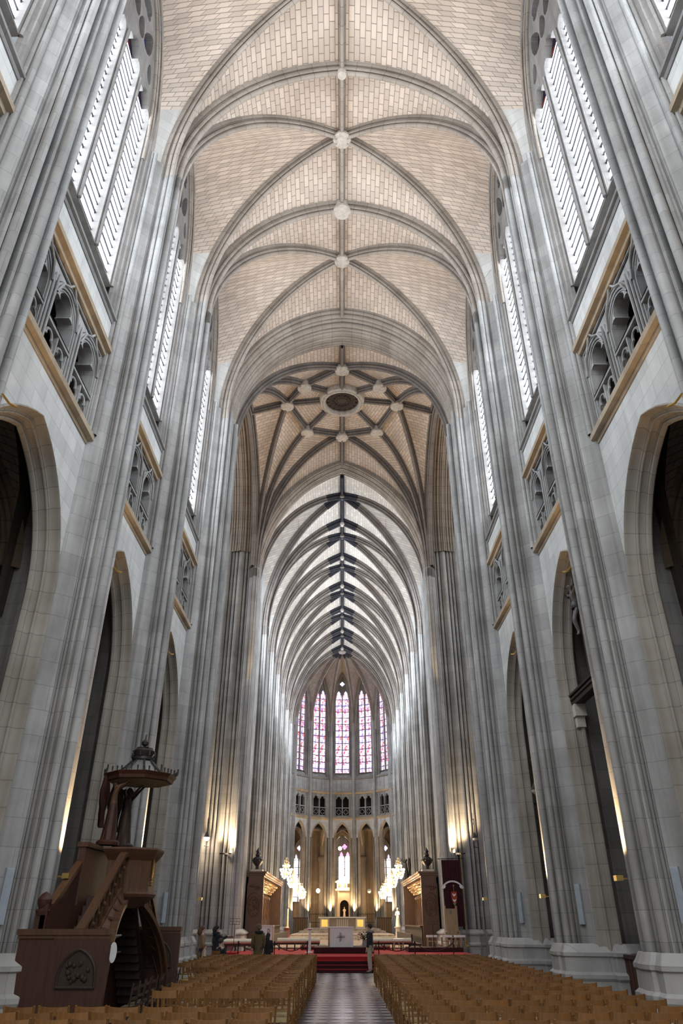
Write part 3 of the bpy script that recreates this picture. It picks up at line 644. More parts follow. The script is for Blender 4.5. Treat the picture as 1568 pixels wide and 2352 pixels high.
m_ = MB(); A_ = [(-.5 + k / 24) * PI for k in range(25)]; RO = 12.2
gap = lambda a: abs(a) < .14
for k in range(24):
    a, b_ = A_[k], A_[k + 1]; zt0 = 0 if not gap((a + b_) / 2) else 11.2
    p, q = radial(a, RO), radial(b_, RO); m_.grid([[(*p, zt0), (*q, zt0)], [(*p, 12.2), (*q, 12.2)]])
struct(m_.build('wall_ambulatory', stone('ambulatory stone', (.30, .25, .20))))
m_ = MB(); m_.grid([[(*radial(a, 6.9), 11.4) for a in A_], [(*radial(a, 9.4), 12.9) for a in A_], [(*radial(a, RO), 11.8) for a in A_]], UV=[[(a * 8, f) for a in A_] for f in (0, 3, 6)]); struct(m_.build('ceiling', WEBA))
for k in range(-4, 5):
    a = (k + .5) * FA; m_ = MB(); 
    if abs(a) > PI / 2: continue
    pr = [Vector((*radial(a, 6.9 + 5.1 * f), 8.6 + 3.6 * sin(PI * (.12 + .76 * f)))) for f in [j / 10 for j in range(11)]]; rib_sweep(m_, pr, 1.1); struct(m_.build('vault_rib', ARCH, ang=30))
    m_ = MB(); c_ = (*radial(a, 11.6), 0); m_.lathe([(.5, .8), (.5, 2.0), (.36, 2.2), (.36, 8.2), (.42, 8.3), (.55, 8.6), (.5, 8.8), (.3, 8.9), (.3, 12)], c_, 10); struct(m_.build('pillar', ARCH, ang=60))
# axial chapel
m_ = MB()
for s in (-1, 1): m_.grid([[(s * 1.75, 97.5, .6), (s * 1.75, 106, .6)], [(s * 1.75, 97.5, 9.5), (s * 1.75, 106, 9.5)], [(s * 1.2, 97.5, 11.1), (s * 1.2, 106, 11.1)], [(0, 97.5, 12), (0, 106, 12)]])
m_.grid([[(-1.8, 106, .6), (1.8, 106, .6)], [(-1.8, 106, 12), (1.8, 106, 12)]]); struct(m_.build('wall_chapel', WALL))
m_ = MB(); rib_sweep(m_, rib_path((-1.75, 98), (0, 98), 8.5, 11.9, 80), .9); rib_sweep(m_, rib_path((1.75, 98), (0, 98), 8.5, 11.9, 80), .9); struct(m_.build('chapel_arch', ARCH))
chw = window(.85, 2, 5.9, 9.9, 11.5, 0.0, True); GLC = glassmat('chapel glass', (.95, .9, 1.0), 9, [(0, (.4, .3, .9)), (1, (.9, .8, 1))]); GLCT = glassmat('chapel head glass', (1, .5, .7), 3, bl, 3, [(0, (1, .5, .6)), (.6, (.9, .2, .4)), (1, (.5, .2, .6))])
WN[0] += 1; w = struct(link('window_%d' % WN[0], chw[0], None, (.3, 105.6, 0), PI / 2)); link('glass_pane', chw[1].mesh('chapel panes', GLC, smooth=False), w); link('head_glass', chw[2].mesh('chapel head panes', GLCT, smooth=False), w); link('saddle_bars', chw[3], w)
gl2 = glassmat('ambulatory glass', (.93, .93, 1.0), 4, [(0, (.4, .3, .9)), (1, (.9, .8, 1))]); lw2 = window(.75, 2, 3.9, 9.0, 10.6, 0.0, True); lp, lt = lw2[1].mesh('ambulatory panes', gl2, smooth=False), lw2[2].mesh('ambulatory head panes', GLASSTA, smooth=False)
for a in (-.47, .47, -1.05, 1.05):
    px, py = radial(a, RO - .2); WN[0] += 1; w = struct(link('window_%d' % WN[0], lw2[0], None, (px, py, 0), PI / 2 - a)); link('glass_pane', lp, w); link('head_glass', lt, w); link('saddle_bars', lw2[3], w)
# west end behind the viewpoint
m_ = MB(); m_.grid([[(-14, -11.4, 0), (14, -11.4, 0)], [(-14, -11.4, 34), (14, -11.4, 34)]]); struct(m_.build('wall_west', WALL))
WN[0] += 1; w = MB(); w.add([(5 * cos(2 * PI * k / 32), -11.3, 22 + 5 * sin(2 * PI * k / 32)) for k in range(32)], [tuple(range(32))]); struct(w.build('window_%d' % WN[0], emit('west rose daylight', (.9, .96, 1), 7)))
for x in (-4.2, 0, 4.2):
    WN[0] += 1; w = MB(); w.add([(x + t, -11.3, z) for t, z in arch_outline(1.15, 12, 14, 4.5, 0, 8)], [tuple(range(19))]); struct(w.build('window_%d' % WN[0], emit('added west fill glow', (1, .95, .88), 3.5)))  # unseen lancets added as low frontal fill light
# ---------------------------------------------------------------- floors
def floormat():
    m, nt, b = newmat('checkered stone floor'); g = N(nt, 'ShaderNodeNewGeometry'); mp = N(nt, 'ShaderNodeMapping'); mp.inputs['Rotation'].default_value = (0, 0, PI / 4); L(nt, g.outputs['Position'], mp.inputs[0])
    ck = N(nt, 'ShaderNodeTexChecker', Scale=2.36); ck.inputs['Color1'].default_value = (.52, .50, .49, 1); ck.inputs['Color2'].default_value = (.03, .035, .05, 1); L(nt, mp.outputs[0], ck.inputs['Vector'])
    no = N(nt, 'ShaderNodeTexNoise', Scale=1.3, Detail=5); L(nt, g.outputs['Position'], no.inputs['Vector'])
    c = mix_(nt, 1.0, ck.outputs['Color'], ramp_(nt, no.outputs['Fac'], [(.3, (.72, .7, .7)), (.7, (1, 1, 1))]), 'MULTIPLY'); L(nt, c, b.inputs['Base Color'])
    L(nt, ramp_(nt, no.outputs['Fac'], [(.3, (.24,) * 3), (.7, (.42,) * 3)]), b.inputs['Roughness']); return m
FLOOR = floormat()
m_ = MB(); m_.grid([[(-20, -13, 0), (20, -13, 0)], [(-20, 46, 0), (20, 46, 0)]]); struct(m_.build('floor', FLOOR))
PAVE = stone('choir paving', (.34, .27, .22), bw=.6, bh=.6)
m_ = MB(); m_.box(-12.2, 12.2, 45.6, 108, .3, .62); struct(m_.build('floor', PAVE))
m_ = MB(); m_.box(-4.4, 4.4, 64, 92, .62, .8); m_.box(-4.2, 4.2, 66, 92, .8, .95); m_.box(-4.0, 4.0, 75, 92, .95, 1.1); m_.box(-3.6, 3.6, 76, 92, 1.1, 1.25); struct(m_.build('floor_steps', stone('pale steps', (.45, .38, .32), bw=1.2, bh=.3)))
# ------------------------------------------------------------------ furniture: chairs
CHW = wood('honey chair wood', (.31, .150, .048), .42); RUSH = plain('woven rush', (.42, .31, .16), .8, var=.25, nscale=40)
PULP = wood('red brown oak', (.075, .026, .014), .6); OAK = wood('brown oak', (.12, .054, .024), .6); DKW = wood('dark walnut', (.05, .028, .02), .65); PALEW = wood('pale oak', (.52, .36, .2), .5)
GILD = plain('gilding', (.75, .50, .15), .35, .9); WHITE = plain('white lacquer', (.80, .80, .82), .4, var=.03); CUSH = plain('cream upholstery', (.62, .58, .46), .9, var=.08)
REDC = plain('red carpet', (.42, .015, .02), .95, var=.2, nscale=30); DRED = plain('dark red velvet', (.035, .002, .007), .9, var=.3, nscale=6)
BRONZE = plain('dark bronze', (.05, .045, .045), .45, .5); MARB = plain('pale stone', (.60, .55, .48), .6, var=.1); BRASS = plain('brass', (.6, .42, .15), .35, .8)
def chair_parts():
    P = []
    w, d = .205, .19
    m = MB(); m.box(-w + .01, w - .01, -d, d, .425, .46); m.box(-w - .005, w + .005, d - .03, d + .015, .42, .455); P.append(('seat', m.mesh('rush seat', RUSH, smooth=False)))
    for x in (-1, 1):
        m = MB(); m.tube([(x * w * .95, d - .01, 0), (x * w * .98, d - .01, .45)], [.014, .018], 6); P.append(('leg', m.mesh('front leg', CHW)))
        m = MB(); m.tube([(x * w * .92, -d - .05, 0), (x * w * .95, -d, .44), (x * w, -d - .03, .68), (x * w * 1.02, -d - .075, .885)], [.014, .018, .018, .016], 6); P.append(('leg', m.mesh('rear leg and post', CHW)))
    def rail(z0, z1, y, bow, t=.016):
        m = MB(); G = []
        for k in range(7):
            f = -1 + k / 3; yy = y - bow * (1 - f * f); x = f * (w + .005); G.append([(x, yy - t / 2, z0), (x, yy + t / 2, z0), (x, yy + t / 2, z1 + .012 * f * f), (x, yy - t / 2, z1 + .012 * f * f)])
        m.grid(G, cv=True); return m
    P.append(('top_rail', rail(.765, .865, -d - .06, .025).mesh('top rail', CHW, smooth=False))); P.append(('lower_rail', rail(.585, .615, -d - .022, .015).mesh('lower rail', CHW)))
    for x in (-.1, 0, .1):
        m = MB(); m.bar((x, -d - .035, .6), (x, -d - .08, .78), .035, .012); P.append(('slat', m.mesh('back slat', CHW, smooth=False)))
    m = MB()
    for x in (-1, 1): m.tube([(x * w * .95, -d - .01, .2), (x * w * .96, d - .01, .2)], .009, 5); m.tube([(x * w * .95, -d - .01, .31), (x * w * .96, d - .01, .31)], .009, 5)
    for y in (d - .01, -d - .02): m.tube([(-w * .95, y, .25), (w * .95, y, .25)], .009, 5)
    P.append(('stretchers', m.mesh('stretchers', CHW))); return P
CP = chair_parts()
fm = bmesh.new(); sm_ = None
for nm, me in CP:
    if nm == 'seat': sm_ = me
    else: fm.from_mesh(me)
frame_me = bpy.data.meshes.new('chair frame'); fm.to_mesh(frame_me); fm.free(); frame_me.materials.append(CHW)
ORD = 'zeroth first second third fourth fifth sixth seventh eighth ninth tenth eleventh twelfth thirteenth fourteenth fifteenth sixteenth seventeenth eighteenth nineteenth twentieth twenty-first twenty-second twenty-third twenty-fourth twenty-fifth twenty-sixth twenty-seventh twenty-eighth'.split()
spots = []   # (x, y, side, row, seat)
YR = [10.55 + .835 * k for k in range(24)]
for r, y in enumerate(YR):
    n = 8 if r > 2 else 9
    for i in range(n): spots.append((1.33 + .475 * i, y, 'opposite the pulpit', r + 1, i + 1))
YL = [10.62, 11.36, 12.08] + [14.65 + .835 * k for k in range(19)]
for r, y in enumerate(YL):
    n = 8 if r < 3 else (5 if y < 23.6 else 8)
    for i in range(n): spots.append((-1.13 - .475 * i, y, 'on the pulpit side', r + 1, i + 1))
spots.sort(key=lambda q: q[1]); far_mb = bmesh.new(); proto_n = proto_f = None
for k, (x, y, side, r, i) in enumerate(spots):
    x += rnd.uniform(-.015, .015); yy = y + rnd.uniform(-.04, .04); rz = rad(rnd.uniform(-2.5, 2.5))
    lab = f'rush-seated wooden chair, {ORD[i]} from aisle, {ORD[r]} row from the back, {side}'
    if k < 300:
        if y < 16.0:
            if proto_n is None:
                o = proto_n = thing('church_chair', lab, 'chair'); 
                for nm, me in CP: link(nm, me, o)
                KIDS[o.name] = list(o.children)
            else:
                o = proto_n.copy(); C.objects.link(o)
                for ch in KIDS[proto_n.name]: c = ch.copy(); C.objects.link(c); c.parent = o
        else:
            if proto_f is None: o = proto_f = link('church_chair', frame_me); far_seat = link('seat', sm_, o)
            else:
                o = proto_f.copy(); C.objects.link(o); c = far_seat.copy(); C.objects.link(c); c.parent = o
        o.location = (x, yy, 0); o.rotation_euler = (0, 0, rz); tag(o, lab, 'chair', 'rush-seated chairs in rows')
    else:
        for me in (frame_me, sm_):
            t_b = bmesh.new(); t_b.from_mesh(me); t_b.transform(Matrix.Translation((x, yy, 0)) @ Matrix.Rotation(rz, 4, 'Z')); tmp = bpy.data.meshes.new('t'); t_b.to_mesh(tmp); t_b.free(); far_mb.from_mesh(tmp); bpy.data.meshes.remove(tmp)
if len(spots) > 300:
    me = bpy.data.meshes.new('far chairs'); far_mb.to_mesh(me); me.materials.append(CHW); tag(link('church_chairs', me), 'last rows of wooden chairs just below the red altar platform', 'chairs', None, 'stuff')
far_mb.free()
# dark ladder-back chairs in front of the pulpit arch
dk = MB()
for x in (-.19, .19): dk.tube([(x, -.19, 0), (x, -.2, .45), (x, -.25, .92)], .017, 6); dk.tube([(x, .18, 0), (x, .18, .45)], .017, 6)
for z in (.52, .66, .80): dk.box(-.19, .19, -.235, -.215, z, z + .045)
for y in (-.19, .18): dk.tube([(-.19, y, .22), (.19, y, .22)], .01, 5)
dk_me = dk.mesh('dark chair frame', DKW); ds = MB(); ds.box(-.2, .2, -.19, .2, .43, .46); ds_me = ds.mesh('dark chair seat', plain('dark seat', (.12, .08, .04), .8), smooth=False)
for k in range(7):
    o = link('ladder_back_chair', dk_me, None, (-4.0 - .12 * sin(PI * (k + .5) / 7), 15.5 + k * .62, 0), PI / 2 + rad(rnd.uniform(-5, 5))); link('seat', ds_me, o)
    tag(o, f'dark ladder-back chair, {ORD[k + 1]} from the near end, before the pulpit arch', 'chair', 'dark chairs before the pulpit arch')

# ------------------------------------------------------------------ pulpit
PK = .916; GZ = -1.9 * (1 - PK) / PK
pu = thing('pulpit', 'tall carved oak pulpit with two stairs and an arched opening', 'pulpit', (0, 0, 1.9 * (1 - PK)))
pu.scale = (PK,) * 3
PT = lambda x, y, z: (x * PK, y * PK, 1.9 + (z - 1.9) * PK)
PY = 19.6
def front_x(y): a = min(1, abs(y - PY) / 3.45); return -5.12 + .52 * a ** 1.6
def rail_x(y): return -5.22
def rake(y): a = abs(y - PY); return 3.28 if a < .95 else max(1.72, 3.28 - (a - .95) * .66)
def archz(y): a = abs(y - PY) / 3.0; return 2.32 * math.sqrt(max(0, 1 - a ** 1.75)) if a < 1 else GZ
ys = [PY - 3.45 + 6.9 * k / 60 for k in range(61)]
def ribbon(y0, y1, zlo, zhi, dx0, dx1, n=24, fx=None):
    m = MB(); front_x = fx or globals()['front_x']; Y = [y0 + (y1 - y0) * k / n for k in range(n + 1)]
    m.grid([[(front_x(y) + dx, y, z) for dx, z in ((dx1, zlo(y)), (dx1, zhi(y)), (dx0, zhi(y)), (dx0, zlo(y)))] for y in Y], cv=True)
    for y in (y0, y1): m.add([(front_x(y) + dx, y, z) for dx, z in ((dx1, zlo(y)), (dx1, zhi(y)), (dx0, zhi(y)), (dx0, zlo(y)))], [(0, 1, 2, 3)])
    return m
for sgn, nm in ((-1, 'near'), (1, 'far')):
    y0, y1 = sorted((PY + sgn * 3.4, PY + sgn * .8))
    w = MB(); Y = [y0 + (y1 - y0) * k / 24 for k in range(25)]
    w.grid([[(front_x(y) + (rail_x(y) - front_x(y)) * f - dq, y, archz(y) + (max(archz(y) + .02, rake(y) - .74) - archz(y)) * f) for dq, f in ((.08, 0), (0, 0), (0, .5), (0, 1), (.08, 1))] for y in Y]); w.build('arch_wall', OAK, pu, smooth=False)
    for k in range(1, 8):
        y = y0 + (y1 - y0) * k / 8; p = Vector((front_x(y), y, archz(y) + .12)); q = Vector((rail_x(y), y, rake(y) - .76))
        if (q - p).length > .25 and q.z > p.z: w = MB(); w.bar(p + Vector((.02, 0, 0)), q + Vector((.02, 0, 0)), .05, .05); w.build('wall_rib', OAK, pu, smooth=False)
    w = ribbon(y0, y1, archz, lambda y: archz(y) + .12, -.13, .035); w.build('arch_moulding', OAK, pu, smooth=False)
    w = ribbon(y0, y1, lambda y: rake(y) - .72, lambda y: rake(y) - .04, -.05, -.04, fx=rail_x); bl_ = w.build('stair_balustrade', DKW, pu, smooth=False)
    w = ribbon(y0, y1, lambda y: rake(y) - .05, lambda y: rake(y) + .05, -.12, .05, fx=rail_x); w.build('handrail', OAK, bl_, smooth=False)
    w = ribbon(y0, y1, lambda y: rake(y) - .80, lambda y: rake(y) - .70, -.12, .03, fx=rail_x); w.build('stair_string', OAK, bl_, smooth=False)
    for k in range(9):
        y = y0 + (y1 - y0) * (k + .5) / 9; m = MB(); x = rail_x(y)
        m.box(x - .06, x + .01, y - .045, y + .045, rake(y) - .75, rake(y)); m.ball((x + .01, y, rake(y) - .3), .05, 6); m.build('baluster', OAK, bl_, smooth=False)
    st = MB()
    for k in range(12):
        yb = PY + sgn * (3.1 - k * .19); ya, yb_ = sorted((yb, yb - sgn * .21)); st.box(-5.95, -5.32, ya, yb_, .02 + .19 * k, .2 * (k + 1))
    st.build('stair_flight', DKW, pu, smooth=False)
    so = MB(); yA, yB = PY + sgn * 3.25, PY + sgn * .85; so.add([(-5.97, yA, 0), (-5.25, yA, 0), (-5.25, yB, 2.3), (-5.97, yB, 2.3), (-5.97, yA, -.0), (-5.25, yA, 0), (-5.25, yB, 2.22), (-5.97, yB, 2.22)], [(0, 1, 2, 3), (4, 5, 6, 7), (1, 5, 6, 2), (2, 6, 7, 3)]); so.build('stair_soffit', DKW, pu, smooth=False)
    b = MB(); y0, y1 = sorted((PY + sgn * 3.2, PY + sgn * .9)); n = 10
    b.grid([[(-6.1 + dx, y, z) for dx, z in ((.06, .3), (.06, rake(y) + .12), (-.06, rake(y) + .12), (-.06, .3))] for y in [y0 + (y1 - y0) * k / n for k in range(n + 1)]], cv=True); b.build('back_balustrade', PULP, pu, smooth=False)
    b = MB(); b.bar((-6.1, PY + sgn * 3.2, rake(PY + sgn * 3.2) + .16), (-6.1, PY + sgn * .9, 3.42), .16, .1); b.build('back_handrail', OAK, pu, smooth=False)
    b = MB(); b.box(-6.2, -6.0, PY + sgn * 3.2 - .1, PY + sgn * 3.2 + .1, GZ, 2.0); b.lathe([(.13, 2.0), (.15, 2.08), (.1, 2.12), (.14, 2.2), (.15, 2.28), (.08, 2.38), (.01, 2.42)], (-6.1, PY + sgn * 3.2, 0), 10); b.build('newel_post', PULP, pu)
    # end panel, closing the stair foot
    yp = PY + sgn * 3.45; pn = MB(); pn.box(-6.35, -4.6, yp - .06, yp + .06, GZ, 1.66); pn.box(-6.38, -4.56, yp - .09, yp + .09, GZ, .25); e_ = pn.build('end_panel', PULP, pu, smooth=False)
    pn = MB(); pn.box(-6.4, -4.54, yp - .12, yp + .12, 1.66, 1.76); pn.box(-6.37, -4.57, yp - .09, yp + .09, 1.60, 1.66); pn.build('panel_cap', OAK, e_, smooth=False)
    pn = MB(); pn.box(-5.65, -4.55, yp - .1, yp + .02, GZ, 1.60); pn.build('corner_panel', PULP, e_, smooth=False)
    pn = MB(); yy = yp - .115
    pn.tube([(-5.1 + t, yy, z) for t, z in arch_outline(.36, .95, 1.42, .8, 0, 8)], .03, 6); pn.tube([(-5.48, yy, .8), (-4.72, yy, .8)], .03, 6)
    pn.plate(arch_outline(.34, .95, 1.40, .82, 0, 8), [], lambda a, b, d: (-5.1 + a, yy + d, b), .005, .02)
    for k in range(14): pn.ball((-5.1 + rnd.uniform(-.22, .22), yy, rnd.uniform(.88, 1.2)), rnd.uniform(.03, .06), 6)
    pn.build('carved_tympanum', DKW, e_)
tb_ = MB(); pl = [(-5.75, PY - .66), (-5.15, PY - .66), (-4.68, PY - .32), (-4.68, PY + .32), (-5.15, PY + .66), (-5.75, PY + .66)]
cxx = -5.3
def scl(p, s): return [(cxx + (x - cxx) * s, PY + (y - PY) * s) for x, y in p]
tb_.grid([[(x, y, z) for x, y in scl(pl, s)] for z, s in ((2.16, .35), (2.28, .75), (2.34, .86), (2.40, .98), (2.46, 1.02), (2.5, .94), (2.56, .92), (3.18, .92), (3.24, .98), (3.34, 1.10), (3.42, 1.16), (3.46, 1.14))], cv=True)
tb_.build('tribune', OAK, pu, 20)
tb_ = MB(); tb_.add([(x, y, 2.55) for x, y in scl(pl, .9)], [tuple(range(6))]); tb_.build('tribune_floor', DKW, pu)
tb_ = MB(); tb_.box(-6.1, -5.98, PY - 3.3, PY + 3.3, GZ, 2.2); tb_.box(-6.15, -6.0, PY - 1.5, PY + 1.5, 2.2, 3.45); tb_.box(-6.2, -5.95, PY - 1.55, PY + 1.55, 3.4, 3.5); tb_.build('back_panel', PULP, pu, smooth=False)
gp = MB()
for k in range(11):
    a = rad(-75 + 15 * k); z0 = 2.65 + .05 * k; y0 = PY - .1; gp.tube([(-4.72, y0, z0), (-4.69, y0 + .13 * cos(a) - .1, z0 + .1 + .08 * sin(a))], [.02, .006], 5); gp.tube([(-4.72, y0, z0), (-4.69, y0 - .13 * cos(a), z0 + .1 + .08 * sin(a))], [.02, .006], 5)
gp.build('gilded_palm', GILD, pu)
o = MB(); o.lathe([(.001, 0), (.16, 0), (.16, .015), (.001, .015)], (0, 0, 0), 24, .55, 1); ov = o.build('oval_sign', WHITE); ov.rotation_euler = (0, PI / 2, 0); ov.location = PT(-4.53, 16.28, 1.36); tag(ov, 'small white oval plaque on the near corner of the pulpit', 'sign')
ov.rotation_euler = (PI / 2, 0, rad(62))
m = MB(); m.lathe([(.2, 0), (.2, .04), (.03, .08), (.03, 1.15)], (0, 0, 0), 10); lt = thing('reading_desk', 'dark reading desk standing in the shade under the pulpit arch', 'lectern', PT(-5.55, 19.5, GZ)); ch = m.build('pedestal', DKW, lt)
m = MB(); m.bar((-.22, 0, 1.12), (.22, 0, 1.32), .5, .03); m.build('desk_top', DKW, lt, smooth=False)
bk = thing('open_book', 'open book with white pages on the desk under the pulpit arch', 'book', PT(-5.55, 19.5, 1.42))
m = MB(); m.bar((-.16, 0, .0), (.2, 0, .17), .42, .025, (0, 0, 1)); m.build('pages', WHITE, bk, smooth=False)
# ------------------------------------------------------------------ skinned figures
def skin(name, nodes, edges, mat, parent=None, sub=2, root=0):
    bm = bmesh.new(); sk = bm.verts.layers.skin.verify(); vs = []
    for k, (p, r) in enumerate(nodes):
        v = bm.verts.new(p); v[sk].radius = (r, r) if not isinstance(r, tuple) else r; v[sk].use_root = (k == root); vs.append(v)
    for a, b in edges: bm.edges.new((vs[a], vs[b]))
    me = bpy.data.meshes.new(name); bm.to_mesh(me); bm.free(); o = bpy.data.objects.new(name, me); C.objects.link(o)
    md = o.modifiers.new('s', 'SKIN'); md.use_smooth_shade = True; sd = o.modifiers.new('u', 'SUBSURF'); sd.levels = sd.render_levels = sub
    dg = bpy.context.evaluated_depsgraph_get(); me2 = bpy.data.meshes.new_from_object(o.evaluated_get(dg)); o.modifiers.clear(); o.data = me2; bpy.data.meshes.remove(me)
    me2.materials.clear(); me2.materials.append(mat); me2.polygons.foreach_set('use_smooth', [True] * len(me2.polygons))
    if parent: o.parent = parent
    return o
SKIN = plain('skin', (.55, .36, .27), .6, var=.05)
def body_nodes(h, arms, legs, lean=0, head_yaw=0):
    """arms: [(elbow, wrist, tip)] per side, legs: [(knee, ankle, toe)]; unit height 1.75 scaled by h"""
    nd = [((0, 0, .95), .10), ((0, .0, 1.12), .10), ((0, lean * .5, 1.32), .125), ((0, lean, 1.47), .055), ((0, lean + .01, 1.535), .055), ((0, lean + .03, 1.60), (.082, .095)), ((0, lean + .02, 1.70), (.078, .09))]
    ed = [(0, 1), (1, 2), (2, 3), (3, 4), (4, 5), (5, 6)]
    nose = len(nd); nd.append(((0, lean + .125, 1.60), .014)); ed.append((5, nose))
    for s in (-1, 1): e = len(nd); nd.append(((s * .095, lean + .01, 1.60), .014)); ed.append((5, e))
    for s, (el, wr, tp) in zip((-1, 1), arms):
        b = len(nd); nd += [((s * .17, lean * .8, 1.40), .06), (el, .045), (wr, .03)]; ed += [(2, b), (b, b + 1), (b + 1, b + 2)]
        W = Vector(wr); d = (Vector(tp) - W).normalized(); sd = d.cross(Vector((0, 0, 1))); sd = sd.normalized() if sd.length > .2 else Vector((1, 0, 0)); pm = len(nd); nd.append((tuple(W + d * .06), (.038, .02))); ed.append((b + 2, pm))
        for k, ln in enumerate((.07, .08, .075, .06)):
            q = len(nd); off = sd * (-.03 + .02 * k); dn = Vector((0, 0, -.01)); nd += [(tuple(W + d * .10 + off), .009), (tuple(W + d * (.10 + ln * .5) + off + dn), .008), (tuple(W + d * (.10 + ln * .9) + off + dn * 2.5), .007)]; ed += [(pm, q), (q, q + 1), (q + 1, q + 2)]
        q = len(nd); nd += [(tuple(W + d * .06 - sd * .045), .010), (tuple(W + d * .10 - sd * .06), .008)]; ed += [(pm, q), (q, q + 1)]
    for s, (kn, an, to) in zip((-1, 1), legs):
        b = len(nd); nd += [((s * .09, 0, .90), .085), (kn, .058), (an, .04), (to, (.04, .03))]; ed += [(0, b), (b, b + 1), (b + 1, b + 2), (b + 2, b + 3)]
    return [(tuple(c * h for c in p), tuple(x * h for x in r) if isinstance(r, tuple) else r * h) for p, r in nd], ed
STAND = [((-.10, .02, .50), (-.10, -.01, .09), (-.12, .15, .035)), ((.10, .02, .50), (.10, -.01, .09), (.12, .15, .035))]
DOWN = [((-.24, -.02, 1.13), (-.23, .06, .90), (-.22, .10, .80)), ((.24, -.02, 1.13), (.23, .06, .90), (.22, .10, .80))]
SIT = [((-.12, .42, .52 + .40), (-.12, .40, .52), (-.13, .54, .48)), ((.12, .42, .52 + .40), (.12, .40, .52), (.13, .54, .48))]
LAP = [((-.25, .08, 1.12), (-.14, .28, 1.08), (-.05, .36, 1.08)), ((.25, .08, 1.12), (.14, .28, 1.08), (.05, .36, 1.08))]
def person(label, loc, rz, h, coat, legs_c, hair_c, arms=DOWN, legs=STAND, lean=0, coat_len=.75, hair_len=0, hood=None, sit=0, shoe=(.04, .035, .03), cat='person'):
    r = thing('person', label, cat, loc, rz); h_ = h / 1.75
    nd, ed = body_nodes(h_, arms, legs, lean); b = skin('body', nd, ed, SKIN, r)
    S = lambda p: tuple(c * h_ for c in p)
    cm = plain('cloth', coat, .9, var=.15); n = [(S((0, 0, coat_len)), (.21 * h_, .16 * h_)), (S((0, 0, .95)), (.19 * h_, .145 * h_)), (S((0, lean * .3, 1.15)), (.185 * h_, .14 * h_)), (S((0, lean * .6, 1.34)), (.20 * h_, .14 * h_)), (S((0, lean, 1.45)), .085 * h_)]
    e = [(0, 1), (1, 2), (2, 3), (3, 4)]
    for s, (el, wr, tp) in zip((-1, 1), arms): k = len(n); n += [(S((s * .19, lean * .8, 1.38)), .085 * h_), (S(el), .068 * h_), (S(wr), .052 * h_)]; e += [(3, k), (k, k + 1), (k + 1, k + 2)]
    co = skin('coat', n, e, cm, r)
    tm = plain('trousers', legs_c, .9, var=.12)
    n = [(S((0, 0, .93)), .13 * h_)]; e = []
    for s, (kn, an, to) in zip((-1, 1), legs): k = len(n); n += [(S((s * .10, 0, .88)), .10 * h_), (S(kn), .078 * h_), (S(an), .062 * h_)]; e += [(0, k), (k, k + 1), (k + 1, k + 2)]
    skin('trousers', n, e, tm, r)
    sm = plain('shoes', shoe, .6)
    for kn, an, to in legs: skin('shoe', [(S((an[0], an[1] - .03, an[2] - .03)), .045 * h_), (S((to[0], to[1] + .02, to[2] + .005)), .04 * h_)], [(0, 1)], sm, r)
    hm = plain('hair', hair_c, .75, var=.2); m = MB(); m.ball(S((0, lean - .005, 1.665)), .112 * h_, 12, 1, 1.08, .95)
    if hair_len: m.tube([S((0, lean - .07, 1.68)), S((0, lean - .1, 1.6)), S((0, lean - .105, 1.6 - hair_len * .6)), S((0, lean - .10, 1.6 - hair_len))], [.09 * h_, .105 * h_, .10 * h_, .05 * h_], 10)
    m.build('hair', hm, r)
    if hood: m = MB(); m.tube([S((.13 * cos(rad(a)), lean - .02 + .12 * sin(rad(a)), 1.46)) for a in range(0, 361, 30)], .055 * h_, 8); m.build('hood', plain('hood', hood, .95), co)
    if sit: r.location.z += sit * h_
    return r
person('person in dark jacket and beige trousers at the foot of the altar steps', (1.17, 35.0, 0), rad(75), 1.79, (.02, .022, .03), (.42, .35, .28), (.03, .02, .02), coat_len=.82, hood=(.2, .18, .17))
person('person in a long olive coat with dark hood, seen from behind', (-3.48, 34.0, 0), rad(10), 1.79, (.11, .075, .03), (.05, .04, .035), (.12, .07, .035), coat_len=.5, hood=(.015, .015, .02), hair_len=.05)
person('person with long black hair and black coat beside the olive coat', (-3.12, 34.4, 0), rad(-8), 1.45, (.012, .012, .016), (.02, .02, .02), (.012, .01, .012), coat_len=.6, hair_len=.42)
person('person with shoulder-length brown hair in a tan coat by the pier', (-5.62, 32.7, 0), rad(-60), 1.72, (.22, .15, .085), (.06, .05, .05), (.10, .05, .03), coat_len=.6, hair_len=.18)
person('child in a cream coat standing before the tan coat', (-5.36, 32.0, 0), rad(-70), 1.12, (.5, .38, .29), (.1, .05, .05), (.14, .07, .04), coat_len=.7, hair_len=.1)
person('person in a black hooded jacket holding one arm out', (-5.5, 35.7, 0), rad(-55), 1.72, (.012, .014, .022), (.02, .02, .025), (.012, .012, .016), arms=[DOWN[0], ((.22, .22, 1.25), (.18, .46, 1.34), (.16, .56, 1.36))], hood=(.012, .014, .02), hair_len=.1)
sx = person('person in a dark coat sitting on a chair below the platform', (-4.9, 33.1, 0), rad(-35), 1.72, (.012, .014, .022), (.03, .03, .04), (.05, .035, .025), arms=LAP, legs=SIT, coat_len=.9, sit=-.44)
o = link('church_chair', frame_me, None, (-4.9, 33.1, 0), rad(-35)); link('seat', sm_, o); tag(o, 'wooden chair under the seated person in the dark coat', 'chair')
